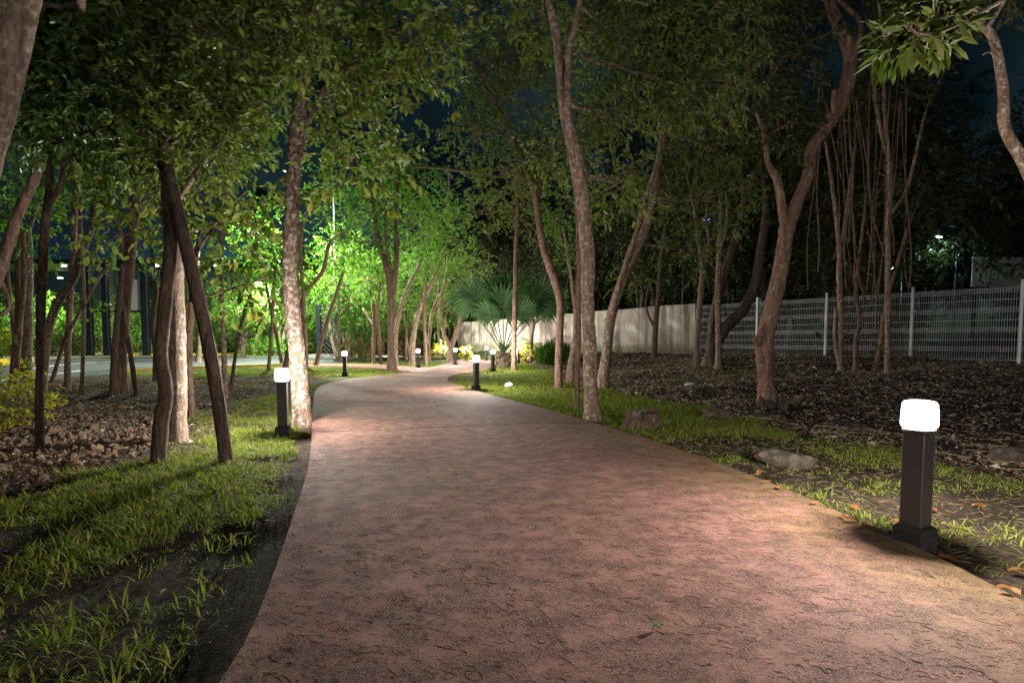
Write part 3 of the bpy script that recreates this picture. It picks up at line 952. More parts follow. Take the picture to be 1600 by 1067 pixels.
tree('tree', 'curved mottled trunk beside the farther left bollard', 'bark_grey', 'leaf_mid',
     [[(644, 570, 10), (646, 530, 9), (655, 485, 9), (676, 440, 8), (687, 415, 6), (694, 390, 4)]], [(700, 370, 50, 40, 200, .11), (660, 400, 40, 30, 110, .11)], GROVE)
tree('tree', 'slim trunk rising just right of the farther left bollard', 'bark_brown', 'leaf_mid',
     [[(665, 571, 6), (664, 520, 6), (663, 485, 5), (667, 430, 4)]], [(672, 410, 36, 30, 100, .11)], GROVE)
tree('tree', 'bowed trunk in the grove ending under dark leaves', 'bark_grey', 'leaf_mid',
     [[(671, 566, 6), (670, 537, 6), (676, 485, 6), (692, 455, 6), (697, 429, 5), (699, 400, 3)], [(682, 470, 4), (686, 450, 3), (683, 430, 3)]], [(705, 410, 40, 36, 150, .11)], GROVE)
tree('tree', 'v-forked trunk at the bend where the path meets the wall', 'bark_grey', 'leaf_olive',
     [[(703, 567, 12), (704, 545, 10), (714, 519, 9), (720, 495, 8), (724, 475, 6), (738, 430, 4)], [(704, 546, 8), (693, 520, 6), (687, 493, 6), (690, 460, 4)]], [(690, 480, 40, 40, 130, .11), (735, 420, 45, 40, 150, .11), (700, 440, 40, 30, 90, .11)], GROVE)
tree('tree', 'left of two close pale trunks in the grove', 'bark_grey', 'leaf_mid',
     [[(584, 569, 6), (584, 530, 6), (584, 489, 6), (578, 450, 4)], [(584, 510, 4), (575, 495, 4), (567, 482, 3)]], [(575, 430, 45, 36, 190, .11)], GROVE)
tree('tree', 'right of two close pale trunks in the grove', 'bark_brown', 'leaf_mid',
     [[(595, 569, 6), (593, 530, 6), (590, 490, 6), (594, 440, 4)]], [(600, 420, 40, 30, 140, .11)], GROVE)
tree('tree', 'very thin trunk between the street lamp pole and the pale pair', 'bark_brown', 'leaf_mid',
     [[(546, 560, 5), (547, 520, 4), (549, 470, 4), (552, 430, 3)]], [(545, 420, 50, 36, 210, .12)], GROVE)
tree('tree', 'thin bare stem just left of the pale pair in the grove', 'bark_grey', 'leaf_mid',
     [[(566, 558, 4), (567, 520, 4), (571, 480, 3)]], [(560, 460, 34, 26, 80, .12)], GROVE)
tree('tree', 'slim trunk left of the curved mottled trunk', 'bark_brown', 'leaf_mid',
     [[(634, 562, 6), (634, 520, 5), (637, 475, 5), (640, 430, 3)]], [(640, 420, 36, 30, 90, .12)], GROVE)

# --- right of the path
tree('tree', 'tall mottled trunk forking high beside the right edge of the path', 'bark_grey', 'leaf_olive',
     [[(926, 657, 27), (923, 600, 24), (922, 540, 23), (918, 470, 23), (919, 410, 25), (913, 340, 23), (904, 270, 23), (893, 215, 22), (882, 165, 19), (875, 100, 16), (869, 55, 15), (858, 0, 12), (850, -60, 10)],
      [(886, 180, 14), (887, 120, 12), (889, 80, 10), (898, 40, 10), (905, 0, 9), (912, -60, 8)]],
     [(985, 70, 80, 60, 240, .125, .9), (1070, 130, 90, 60, 240, .125, .8), (965, 180, 60, 45, 130, .12, 1.0), (850, 30, 60, 40, 100, .12, 1.2), (1010, 0, 100, 50, 200, .125, .8), (965, 290, 50, 35, 60, .12, .8), (1120, 40, 70, 50, 150, .125, .5)], aspect=0.36, sides=16, wob=0.05, per=10)
tree('tree', 'leaning spotted trunk right of the tall mottled one', 'bark_grey', 'leaf_olive',
     [[(940, 606, 20), (947, 560, 18), (955, 495, 17), (972, 440, 17), (992, 395, 17), (1008, 360, 16), (1022, 300, 14), (1032, 230, 13), (1042, 170, 12), (1047, 100, 11)],
      [(958, 480, 9), (978, 410, 9), (995, 360, 8), (1008, 310, 8), (1030, 240, 6), (1028, 190, 5), (1010, 150, 4)], [(1040, 170, 7), (1095, 175, 5), (1155, 182, 4)]],
     [(1100, 225, 80, 50, 200, .13, .6), (1150, 130, 90, 60, 230, .13, .6), (1000, 300, 60, 40, 110, .12, 1.0), (1125, 320, 75, 45, 150, .13, .4), (1080, 50, 90, 50, 180, .13, .8), (1190, 50, 70, 50, 120, .13, .4), (1080, 390, 50, 30, 60, .12, .6), (990, 430, 34, 24, 34, .12, .8)], aspect=0.36, sides=14, per=10)
tree('tree', 'red-brown forked trunk left of the tall mottled one', 'bark_red', 'leaf_olive',
     [[(873, 606, 14), (874, 550, 13), (876, 480, 14), (868, 440, 15), (852, 395, 13), (843, 350, 12), (836, 305, 11), (820, 260, 9), (800, 215, 8), (775, 165, 7), (752, 125, 6), (735, 90, 4)],
      [(838, 320, 8), (846, 280, 8), (852, 240, 8), (850, 205, 7), (832, 180, 4)], [(774, 165, 5), (778, 100, 4), (780, 30, 3)]],
     [(760, 110, 80, 70, 380, .078), (820, 160, 80, 70, 360, .078), (800, 60, 90, 60, 330, .078), (740, 210, 60, 45, 210, .078), (840, 250, 50, 50, 150, .078), (790, 270, 60, 40, 170, .078), (850, 90, 60, 60, 200, .078)], per=11, sides=12)
tree('tree', 'slim brown trunk just left of the tall mottled one', 'bark_brown', 'leaf_olive',
     [[(901, 641, 9), (902, 590, 9), (903, 520, 10), (904, 450, 10), (904, 390, 10), (898, 300, 7), (880, 220, 5)]], [(880, 230, 50, 50, 120, .09)], sides=10)
tree('tree', 'stooped grey trunk beside the slim brown one', 'bark_grey', 'leaf_mid',
     [[(890, 598, 14), (893, 560, 12), (899, 520, 10), (896, 470, 7), (886, 400, 6), (878, 350, 4)]], [(875, 330, 50, 50, 150, .09), (890, 410, 20, 50, 50, .08)])
tree('tree', 'narrow straight trunk standing in front of the fan palm', 'bark_red', 'leaf_olive',
     [[(803, 579, 9), (804, 520, 8), (805, 450, 8), (806, 390, 7), (809, 330, 7), (805, 260, 5)], [(808, 340, 4), (820, 300, 4), (825, 260, 3)]], [(800, 300, 60, 45, 180, .10), (760, 330, 50, 40, 130, .10), (830, 350, 40, 40, 90, .10)])
tree('tree', 'small tree with low crown before the wall right of the palm', 'bark_brown', 'leaf_deep',
     [[(830, 563, 5), (831, 530, 5), (834, 505, 4), (828, 490, 3)], [(833, 508, 3), (848, 495, 3), (862, 480, 2)]], [(860, 478, 45, 24, 160, .10), (815, 480, 30, 24, 80, .10)])
tree('tree', 'dark curved trunk against the middle of the concrete wall', 'bark_dark', 'leaf_dark',
     [[(1022, 557, 10), (1025, 500, 9), (1030, 455, 10), (1033, 410, 9), (1040, 360, 8), (1047, 320, 6)], [(1024, 515, 5), (1010, 480, 4), (1015, 440, 3)]], [(1050, 290, 70, 50, 180, .13)])
WALLT = 'trees by the join of wall and fence'
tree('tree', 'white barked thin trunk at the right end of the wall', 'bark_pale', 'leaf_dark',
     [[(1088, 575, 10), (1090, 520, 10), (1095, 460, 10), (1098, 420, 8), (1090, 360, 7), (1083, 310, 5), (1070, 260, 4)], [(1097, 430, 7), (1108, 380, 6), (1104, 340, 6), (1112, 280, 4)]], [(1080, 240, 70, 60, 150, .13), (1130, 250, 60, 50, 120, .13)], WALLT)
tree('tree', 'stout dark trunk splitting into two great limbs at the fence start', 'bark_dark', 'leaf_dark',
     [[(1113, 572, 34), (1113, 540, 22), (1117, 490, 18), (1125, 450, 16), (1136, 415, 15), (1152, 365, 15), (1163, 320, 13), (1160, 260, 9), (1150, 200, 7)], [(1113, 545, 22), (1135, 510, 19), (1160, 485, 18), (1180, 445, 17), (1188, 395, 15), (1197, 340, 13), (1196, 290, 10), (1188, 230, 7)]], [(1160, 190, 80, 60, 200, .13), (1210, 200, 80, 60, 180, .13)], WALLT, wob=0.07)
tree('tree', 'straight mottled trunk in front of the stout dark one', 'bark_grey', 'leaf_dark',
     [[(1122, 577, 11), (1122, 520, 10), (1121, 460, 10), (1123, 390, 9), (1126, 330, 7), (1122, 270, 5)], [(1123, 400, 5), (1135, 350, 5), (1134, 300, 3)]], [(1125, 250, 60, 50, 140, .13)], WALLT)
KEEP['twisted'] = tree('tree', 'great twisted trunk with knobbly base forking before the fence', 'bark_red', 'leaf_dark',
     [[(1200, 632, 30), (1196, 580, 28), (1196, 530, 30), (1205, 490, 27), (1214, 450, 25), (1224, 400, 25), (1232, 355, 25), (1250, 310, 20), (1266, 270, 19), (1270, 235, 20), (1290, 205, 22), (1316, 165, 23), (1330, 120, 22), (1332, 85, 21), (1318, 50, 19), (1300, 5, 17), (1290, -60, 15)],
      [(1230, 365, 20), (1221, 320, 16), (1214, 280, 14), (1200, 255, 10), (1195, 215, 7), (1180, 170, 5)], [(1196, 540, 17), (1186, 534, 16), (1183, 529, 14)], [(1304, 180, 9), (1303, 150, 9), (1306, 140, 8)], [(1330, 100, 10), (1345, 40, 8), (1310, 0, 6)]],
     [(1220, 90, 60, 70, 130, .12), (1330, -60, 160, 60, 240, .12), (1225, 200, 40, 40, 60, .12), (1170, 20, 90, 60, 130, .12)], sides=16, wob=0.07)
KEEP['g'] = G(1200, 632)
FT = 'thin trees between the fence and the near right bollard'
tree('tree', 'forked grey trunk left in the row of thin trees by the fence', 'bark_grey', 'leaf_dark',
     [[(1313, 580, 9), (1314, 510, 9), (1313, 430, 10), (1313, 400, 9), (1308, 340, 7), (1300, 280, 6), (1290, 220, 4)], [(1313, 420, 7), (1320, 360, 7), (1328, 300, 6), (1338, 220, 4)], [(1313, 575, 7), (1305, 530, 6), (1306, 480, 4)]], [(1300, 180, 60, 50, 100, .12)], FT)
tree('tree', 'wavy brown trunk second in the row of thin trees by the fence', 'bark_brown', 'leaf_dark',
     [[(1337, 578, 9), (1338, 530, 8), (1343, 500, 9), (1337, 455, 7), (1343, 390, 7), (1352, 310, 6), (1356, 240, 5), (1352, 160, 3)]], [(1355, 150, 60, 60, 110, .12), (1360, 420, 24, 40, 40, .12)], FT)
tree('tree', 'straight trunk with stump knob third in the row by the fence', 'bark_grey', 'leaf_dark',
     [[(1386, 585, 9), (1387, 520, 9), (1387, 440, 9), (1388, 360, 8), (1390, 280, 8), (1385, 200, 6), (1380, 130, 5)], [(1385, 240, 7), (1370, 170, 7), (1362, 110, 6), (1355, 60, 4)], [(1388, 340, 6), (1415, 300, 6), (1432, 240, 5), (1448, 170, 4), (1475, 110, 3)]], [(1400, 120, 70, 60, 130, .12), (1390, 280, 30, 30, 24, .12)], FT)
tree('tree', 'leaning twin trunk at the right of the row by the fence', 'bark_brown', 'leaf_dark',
     [[(1367, 580, 9), (1376, 535, 8), (1382, 490, 7), (1397, 430, 6), (1418, 360, 5), (1440, 300, 4)]], [(1450, 280, 50, 40, 80, .12)], FT)
tree('tree', 'mottled trunk bending in from the upper right edge of the photo', 'bark_grey', 'leaf_dark',
     [[(1730, 740, 26), (1690, 540, 22), (1650, 380, 19), (1605, 270, 18), (1572, 205, 16), (1568, 140, 15), (1552, 65, 14), (1522, 25, 12), (1495, -30, 10)], [(1560, 90, 4), (1545, 82, 3), (1535, 86, 2)], [(1540, 50, 7), (1570, 0, 6), (1600, -40, 5)]],
     [(1580, -50, 120, 30, 110, .12, 1.5), (1500, -30, 60, 30, 40, .12, 1.5)], sides=14)
tree('tree', 'overhead branch with blurred lime leaves at the upper right', 'bark_pale', 'leaf_lime',
     [[(1900, 930, 40), (1880, 500, 36), (1800, 150, 22), (1680, -30, 12), (1600, -14, 8), (1565, 6, 7), (1510, 36, 6), (1460, 58, 5), (1420, 52, 3)], [(1545, 18, 4), (1500, 10, 4), (1455, 34, 3), (1400, 28, 2)]],
     [(1455, 28, 44, 20, 30, .12), (1420, 60, 34, 18, 26, .125), (1476, 58, 20, 12, 8, .12)], base=Vector((3.9, 3.0, 0.0)), aspect=0.27, per=8, jit=0.0, twl=0.22, dens=0.85)

# aerial roots hanging from the twisted trunk
tw = KEEP['twisted']
for k in range(20):
    px0 = rng.uniform(1318, 1420) if k > 6 else rng.uniform(1280, 1340)
    y0 = rng.uniform(70, 160); y1 = rng.uniform(330, 520)
    dz = rng.uniform(0.2, 2.2)
    px1 = px0 + rng.normal(0, 22)
    pts = []
    for t in np.linspace(0, 1, 12):
        wob_ = math.sin(t * 9 + k) * 5 * t
        pts.append(at(px0 + (px1 - px0) * t + wob_, y0 + (y1 - y0) * t, KEEP['g'].y + dz))
    mb = MB()
    mb.tube(resample(pts, 0.12), rng.uniform(0.006, 0.014), 5, 0, True, 0.05)
    mb.build('aerial_root', M['bark_brown'], tw, KEEP['g'])

# ------------------------------------------------------------------ background wood (copied)
def proto(seed, h, spread, n, L, barkm, leafm, shape=4, lean=0.1, stems=3):
    root = thing('tree', 'tree', 'tree', (0, 0, 0))
    mb, cb = MB(), MB()
    for s in range(stems):
        a = rng.uniform(0, 6.28)
        top = np.array((math.cos(a) * spread * 0.35, math.sin(a) * spread * 0.35, h * rng.uniform(0.6, 0.8)))
        t = np.linspace(0, 1, 16)[:, None]
        m = top * 0.5 + rng.normal(0, 0.3, 3) * (1, 1, 0.2)
        pts = 2 * m * t * (1 - t) + top * t ** 2 + np.cumsum(rng.normal(0, 0.03, (16, 3)), 0)
        pts[0] = (0, 0, -0.2)
        r0 = 0.09 + 0.006 * h
        mb.tube(pts, np.interp(t[:, 0], [0, 0.1, 1], [r0 * 1.5, r0, r0 * 0.35]), 7, 0, True, 0.06)
        for q in range(4):
            c = pts[rng.integers(8, 16)] + rng.normal(0, 1, 3) * (spread * 0.42, spread * 0.42, h * 0.12)
            limb(mb, pts[rng.integers(6, 14)], c, r0 * 0.4, 0.02, 5)
            r = spread * rng.uniform(0.34, 0.55)
            add_leafy_ellipsoid(cb, c, (r, r, r * 0.75), n // (4 * stems), 9, L, L * 0.5, shape)
    mb.build('trunk', M[barkm], root)
    cb.build('crown', [M[leafm], M[barkm]], root)
    return root

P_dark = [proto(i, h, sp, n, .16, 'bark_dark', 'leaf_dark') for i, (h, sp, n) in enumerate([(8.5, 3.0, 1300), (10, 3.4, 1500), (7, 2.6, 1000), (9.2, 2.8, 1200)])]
P_green = [proto(10 + i, h, sp, n, .2, 'bark_grey', 'leaf_mid') for i, (h, sp, n) in enumerate([(8, 3.4, 900), (10.5, 4.0, 1000), (6.5, 3.0, 800)])]
used = set()
def place(P, k, x, y, s, label, group):
    p = P[k % len(P)]
    z = float(terrain(x, y))
    if id(p) not in used:
        used.add(id(p))
        p.location = (x, y, z); p.rotation_euler = (0, 0, rng.uniform(0, 6.28)); p.scale = (s,) * 3
        p['label'] = label; p['group'] = group
        return p
    return copy_tree(p, (x, y, z), rng.uniform(0, 6.28), s, label, group)

wr = np.random.default_rng(77)
spots = []
for px in range(760, 1780, 46):
    for row in range(2):
        spots.append((px + wr.uniform(-20, 20), row))
for k, (px, row) in enumerate(spots):
    yf = np.interp(px, [718, 1090, 1290, 1422, 1600, 1800], [40, 23, 18.9, 16.8, 14.9, 12.5])
    y = yf + (2.2 + wr.uniform(0, 3.0)) if row == 0 else yf + wr.uniform(7, 14)
    if 1395 < px < 1700: y += 9
    x = (px - CX) / F_PX * y
    if 1455 < px < 1575: continue
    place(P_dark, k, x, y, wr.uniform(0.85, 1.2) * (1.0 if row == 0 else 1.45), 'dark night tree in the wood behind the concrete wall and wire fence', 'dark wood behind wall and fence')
LIT = 'tree lit bright green beyond the road'
for k, (px, y, s) in enumerate([(380, 44, .85), (440, 47, .9), (500, 50, 1.0), (545, 46, .95), (600, 52, 1.1), (650, 50, 1.0), (700, 56, 1.1), (560, 62, 1.3), (640, 64, 1.3), (720, 66, 1.2), (480, 60, 1.2), (400, 62, 1.2), (770, 58, 1.1), (20, 62, 1.0), (90, 66, 1.0), (160, 68, 1.0), (240, 66, 1.0), (320, 64, 1.1), (-60, 58, 1.0), (-130, 50, 1.0)]):
    place(P_green, k, (px - CX) / F_PX * y, y, s, LIT, 'lit trees beyond the road')
for k, (px, y, s) in enumerate([(530, 33, .8), (575, 36, .75), (640, 37, .75), (690, 41, .8)]):
    place(P_green, k + 1, (px - CX) / F_PX * y, y, s, 'leafy green tree standing among the grove trunks before the road', 'leafy trees in the grove')

# ------------------------------------------------------------------ shrubs
def shrub(label, px, py, w, h, n, L, mat, group=None, base=None, shape=6, name='shrub', aspect=0.45, cat='shrub'):
    b = base if base is not None else G(px, py)
    y = b.y
    W, H = w * y / F_PX / 2, h * y / F_PX
    root = thing(name, label, cat, b, group)
    mb, cb = MB(), MB()
    for k in range(7):
        a = rng.uniform(0, 6.28)
        limb(mb, (b.x + math.cos(a) * .05, b.y + math.sin(a) * .05, b.z - .05), (b.x + math.cos(a) * W * .7, b.y + math.sin(a) * W * .7, b.z + H * rng.uniform(.4, .8)), .012 + .01 * H, .004, 5)
    add_leafy_ellipsoid(cb, (b.x, b.y, b.z + H * 0.5), (W, W * 0.8, H * 0.5), n, 8, L, L * aspect, shape, up=0.5)
    mb.build('stem', M['bark_brown'], root, b)
    cb.build('foliage', [M[mat], M['bark_brown']], root, b)
    return root
shrub('yellow-green leafy bush at the left edge of the gravel', 12, 668, 110, 75, 130, .10, 'leaf_yellow')
CR = 'yellow crotons at the foot of the wall'
shrub('yellow croton bush right of the fan palm', 822, 561, 34, 24, 110, .14, 'leaf_yellow', CR, at(822, 561, 31))
shrub('yellow croton bush at the left end of the wall', 722, 562, 14, 12, 50, .12, 'leaf_yellow', CR, at(728, 560, 33))
shrub('yellow croton bush between grove trunks near the wall end', 690, 560, 22, 18, 70, .14, 'leaf_yellow', CR, at(688, 560, 36))
RS = 'low red shrubs along the far road'
for lab, px in (('red shrub left of the biggest forked trunk', 548), ('red shrub behind the two close pale trunks', 576), ('red shrub right of the biggest forked trunk', 640)):
    shrub(lab, px, 556, 44, 22, 200, .16, 'leaf_red', RS, Vector(((px - CX) / F_PX * 42, 42, 0)), 4)
BR = 'bushes lit green beyond the road'
for k, (px, y, w, h, m) in enumerate([(-10, 50, 110, 70, 'leaf_mid'), (60, 54, 110, 90, 'leaf_mid'), (120, 50, 90, 60, 'leaf_mid'), (260, 56, 80, 60, 'leaf_mid'), (215, 60, 90, 70, 'leaf_mid'), (330, 54, 110, 60, 'leaf_mid'), (400, 52, 100, 56, 'leaf_deep'), (460, 54, 90, 50, 'leaf_mid'), (520, 56, 90, 40, 'leaf_deep'), (600, 58, 100, 40, 'leaf_deep'), (670, 60, 90, 40, 'leaf_mid'), (10, 46, 90, 36, 'leaf_yellow'), (100, 47, 90, 30, 'leaf_lime'), (430, 47, 90, 20, 'leaf_mid')]):
    names = ['bush at the far left beyond the road', 'tall bush under the lit canopy lamp at left', 'bush left of the first entrance column', 'bush seen between entrance columns', 'tall bush behind the entrance columns', 'bush right of the entrance screen', 'dark bush left of the mottled trunk beyond the road', 'bush behind the crossing thin stems beyond the road', 'dark low bush left of the grove beyond the road', 'dark low bush behind the biggest forked trunk', 'bush behind the v-forked trunk beyond the road', 'yellowish low bush along the yellow kerb at left', 'lime low bush beside the first entrance column', 'low clipped bush right of the entrance beyond the road']
    shrub(names[k], px, 550, w, h, 420, .22, m, BR, Vector(((px - CX) / F_PX * y, y, 0)), 4)

# dark strappy clump and feathery palm before the wall
def blade_clump(name, label, b, n, hgt, spread, w, mat, cat):
    mb = MB()
    a = rng.uniform(0, 6.28, n)
    r = np.sqrt(rng.uniform(0, 1, n)) * spread
    P = np.stack([b.x + np.cos(a) * r, b.y + np.sin(a) * r * .7, np.full(n, b.z - .03)], 1)
    D = np.stack([np.cos(a) * .35, np.sin(a) * .35, np.ones(n)], 1) + rng.normal(0, .15, (n, 3))
    mb.leaves(P, D, np.stack([np.cos(a), np.sin(a), 0 * a + .2], 1), hgt * rng.uniform(.45, 1.15, n) * (1.1 - .55 * (r / spread) ** 2), w, 6, 0, .1, .25)
    o = mb.build(name, M[mat], None, b)
    o.location = b
    return tag(o, label, cat)
bc = at(868, 562, 27); bc.z = float(terrain(bc.x, bc.y))
blade_clump('ornamental_grass', 'dark strappy grass clump before the wall right of the palm', bc, 1300, 1.05, .85, .035, 'leaf_deep', 'plant')

def frond_fan(mb, c, axis_up, facing, rad, nblade=34, span=R(290), mat=0):
    """one folded fan leaf of a palm: blades fused near the middle, free at the tips"""
    up = nrm(np.array(axis_up)); fc = nrm(np.array(facing)); fc = nrm(fc - up * (fc @ up)); sd = np.cross(up, fc)
    th = np.linspace(-span / 2, span / 2, nblade)
    D = np.cos(th)[:, None] * up + np.sin(th)[:, None] * sd + rng.normal(0, .03, (nblade, 3))
    D = nrm(D + fc * 0.18)
    n = nblade
    Lr = rad * (0.78 + 0.22 * np.cos(th)) * rng.uniform(.9, 1.05, n)
    w = rad * span / n * 0.62
    S = nrm(np.cross(D, fc))
    Nn = np.cross(S, D)
    c = np.asarray(c)
    droop = np.array((0, 0, -1.0)) * (Lr * rng.uniform(.05, .22, n))[:, None]
    m1 = c + D * Lr[:, None] * 0.55
    V = np.stack([np.repeat(c[None], n, 0), m1 + S * w / 2 + Nn * w * .3, m1, m1 - S * w / 2 + Nn * w * .3, c + D * Lr[:, None] + droop], 1)
    V[:, 2] -= Nn * w * .25
    f = np.array([(0, 1, 2), (0, 2, 3), (1, 4, 2), (2, 4, 3)])
    mb.add(V.reshape(-1, 3), (np.arange(n)[:, None, None] * 5 + f[None]).reshape(-1, 3), mat)
pb = at(786, 571, 25.5); pb.z = float(terrain(pb.x, pb.y))
palm = thing('fan_palm', 'silvery fan palm with stiff round fronds before the wall', 'palm', pb)
mb = MB()
pp = [(pb.x, pb.y, pb.z - .1 + t * .75) for t in np.linspace(0, 1, 10)]
mb.tube(pp, np.interp(np.linspace(0, 1, 10), [0, .3, 1], [.34, .30, .2]), 12, 0, True, .12)
for k in range(26):
    a = rng.uniform(0, 6.28); z = rng.uniform(.05, .6)
    mb.tube([(pb.x + math.cos(a) * .22, pb.y + math.sin(a) * .22, pb.z + z), (pb.x + math.cos(a) * .38, pb.y + math.sin(a) * .38, pb.z + z + .22)], [.05, .02], 4, 0)
mb.build('trunk', M['bark_grey'], palm, pb)
for (px, py, dy, fx, fz, rad) in [(786, 484, -.6, 0.0, .1, 1.7), (744, 466, .2, -.75, .2, 1.7), (838, 470, .3, .7, .2, 1.75), (765, 492, -.9, -.5, -.2, 1.15), (812, 490, -.7, .5, -.1, 1.2), (852, 478, .9, .85, 0, 1.45), (728, 474, 1.0, -.9, 0, 1.3), (800, 455, 1.3, .1, .5, 1.6), (770, 462, 1.2, -.3, .5, 1.5)]:
    c = np.array(tuple(at(px, py, pb.y + dy)))
    fm = MB()
    st = np.array((pb.x, pb.y, pb.z + .6))
    t = np.linspace(0, 1, 8)[:, None]
    mid = (st + c) / 2 + np.array((0, 0, .25))
    fm.tube(st * (1 - t) ** 2 + 2 * mid * t * (1 - t) + c * t ** 2, np.linspace(.035, .018, 8), 5, 0)
    out = nrm(c - st)
    frond_fan(fm, c, out * .75 + np.array((fx * .5, 0, .45)), (fx * .9, -1.0 + .5 * abs(fx), .15 + fz), rad * .88)
    fm.build('frond', M['palm'], palm, pb)

ab = at(851, 566, 29); ab.z = float(terrain(ab.x, ab.y))
ap = thing('feather_palm', 'small feathery palm behind the dark grass clump', 'palm', ab)
for k in range(9):
    fm = MB()
    a = k * .7 + .3
    t = np.linspace(0, 1, 12)[:, None]
    st = np.array((ab.x, ab.y, ab.z)); en = st + np.array((math.cos(a) * 1.15, math.sin(a) * .8, 1.0 + .3 * math.sin(k * 2.1)))
    mid = (st + en) / 2 + np.array((0, 0, .55))
    pts = st * (1 - t) ** 2 + 2 * mid * t * (1 - t) + en * t ** 2
    fm.tube(pts, np.linspace(.02, .006, 12), 4, 0)
    T_ = nrm(np.gradient(pts, axis=0)); S_ = nrm(np.cross(T_, (0, 0, 1)))
    for sgn in (1, -1):
        tt = rng.uniform(.2, 1, 26)
        idx = (tt * 11).astype(int)
        fm.leaves(pts[idx], S_[idx] * sgn + T_[idx] * .7 + np.array((0, 0, -.15)), np.tile((0, 0, 1.0), (26, 1)), .36, .035, 4, 0)
    fm.build('frond', M['leaf_deep'], ap, ab)

# ------------------------------------------------------------------ concrete wall and mesh fence
def wall_obj(a, b, za, zb, th=0.2, z0=0.35):
    mb = MB()
    n = 40
    d = nrm(np.array((b[0] - a[0], b[1] - a[1], 0.0))); nn = np.array((-d[1], d[0], 0))
    V, Fs = [], []
    for i in range(n + 1):
        t = i / n
        p = np.array((a[0] + (b[0] - a[0]) * t, a[1] + (b[1] - a[1]) * t, 0))
        zt = za + (zb - za) * t + 0.015 * math.sin(t * 37)
        for (o, z) in ((-th / 2, z0), (-th / 2, zt), (th / 2, zt), (th / 2, z0)):
            V.append(p + nn * o + np.array((0, 0, z)))
    for i in range(n):
        for k in range(3):
            q = i * 4 + k
            Fs.append((q, q + 4, q + 5, q + 1))
    Fs += [(0, 1, 2, 3), (n * 4 + 3, n * 4 + 2, n * 4 + 1, n * 4)]
    mb.add(np.array(V), np.array(Fs))
    org = Vector((a[0], a[1], 0.6))
    o = mb.build('boundary_wall', M['wall'], None, org)
    o.location = org
    return o
tag(wall_obj((-3.72, 40), (7.45, 23.05), 2.46, 2.70), 'long stained concrete boundary wall behind the palm', 'wall')

fs, fe = np.array((7.55, 22.9)), np.array((16.6, 9.85))
fd = (fe - fs) / np.linalg.norm(fe - fs)
fz = 0.62
fence = thing('wire_fence', 'galvanised welded wire fence running right from the concrete wall', 'fence', (fs[0], fs[1], fz))
org = (fs[0], fs[1], fz)
PANEL = 2.47
frot = math.atan2(fd[1], fd[0])
for k in range(7):
    p = fs + fd * PANEL * k
    pm = MB()
    pm.box((p[0], p[1], fz + 0.98), (0.07, 0.07, 2.26), 0, frot, 0.008)
    pm.box((p[0], p[1], fz + 2.125), (0.08, 0.08, 0.03), 0, frot)
    pm.build('post', M['steel'], fence, org)
    if k == 6: break
    wm = MB()
    q = fs + fd * PANEL * (k + 1)
    nrml = np.array((-fd[1], fd[0]))
    zs = [.06, .30, .35, .40, .60, .82, .87, .92, 1.12, 1.34, 1.39, 1.44, 1.66, 1.86, 1.91, 1.96]
    for z in zs:
        off = 0.03 if z in (.35, .87, 1.39, 1.91) else 0.0
        a3 = np.array((p[0] - nrml[0] * off, p[1] - nrml[1] * off, fz + z)); b3 = np.array((q[0] - nrml[0] * off, q[1] - nrml[1] * off, fz + z))
        wm.tube([a3, b3], .0045, 4, 0, False, 0, False)
    nv = int(PANEL / 0.055)
    for j in range(1, nv):
        x = p + (q - p) * j / nv - nrml * 0.004
        wm.tube([(x[0], x[1], fz + .03), (x[0], x[1], fz + 2.0)], 0.0043, 3, 0, False, 0, False)
    wm.build('mesh_panel', M['wire'], fence, org)
for z, o in ((2.2, .05), (2.33, .12), (2.46, .2)):
    bm_ = MB()
    for k in range(6):
        a = fs + fd * PANEL * k; b = fs + fd * PANEL * (k + 1)
        t = np.linspace(0, 1, 8)
        pts = [(a[0] + (b[0] - a[0]) * u, a[1] + (b[1] - a[1]) * u, fz + z - 0.03 * math.sin(math.pi * u)) for u in t]
        bm_.tube(pts, .0022, 3, 0, False, 0, False)
    bm_.build('barbed_wire', M['lamp_pole'], fence, org)

# ------------------------------------------------------------------ bollards
def bollard_proto():
    root = thing('bollard_light', 'x', 'bollard light', (0, 0, 0), 'lit bollards along the path')
    m = MB(); m.box((0, 0, .06), (.165, .165, .15), 0, 0, .014); m.build('base', M['post_base'], root)
    m = MB(); m.box((0, 0, .40), (.114, .114, .54), 0, 0, .007); m.build('post', M['post'], root)
    m = MB(); m.lathe([(0.0, .668), (.076, .668), (.082, .674), (.082, .686), (.070, .692), (0, .692)], 28); m.build('collar', M['post'], root)
    m = MB(); m.lathe([(0.0, .693), (.072, .693), (.086, .700), (.091, .715), (.089, .78), (.085, .828), (.076, .842), (.05, .848), (0, .849)], 32); m.build('diffuser', M['bollard_glow'], root)
    lamp_in(root, 'POINT', (0, 0, .785), BOLLARD_W, (1.0, .94, .87), .05)
    return root
B0 = bollard_proto()
BL = [('nearest lit bollard at the right of the path with a large glowing head', 1428, 856, 28),
      ('lit bollard in front of the mottled trunk on the left lawn', 443, 681, 12),
      ('lit bollard on the grass point at the right bend of the path', 744, 611, 30),
      ('lit bollard on the small left lawn tip between the paths', 539, 588, 5),
      ('lit bollard beside the fan palm at the far right path edge', 770, 581, 40),
      ('lit bollard standing before the curved mottled grove trunk', 653.5, 575.5, 10)]
for k, (lab, px, py, rz) in enumerate(BL):
    b = G(px, py)
    o = B0 if k == 0 else copy_tree(B0, b)
    o.location = b; o.rotation_euler = (0, 0, R(rz)); o['label'] = lab
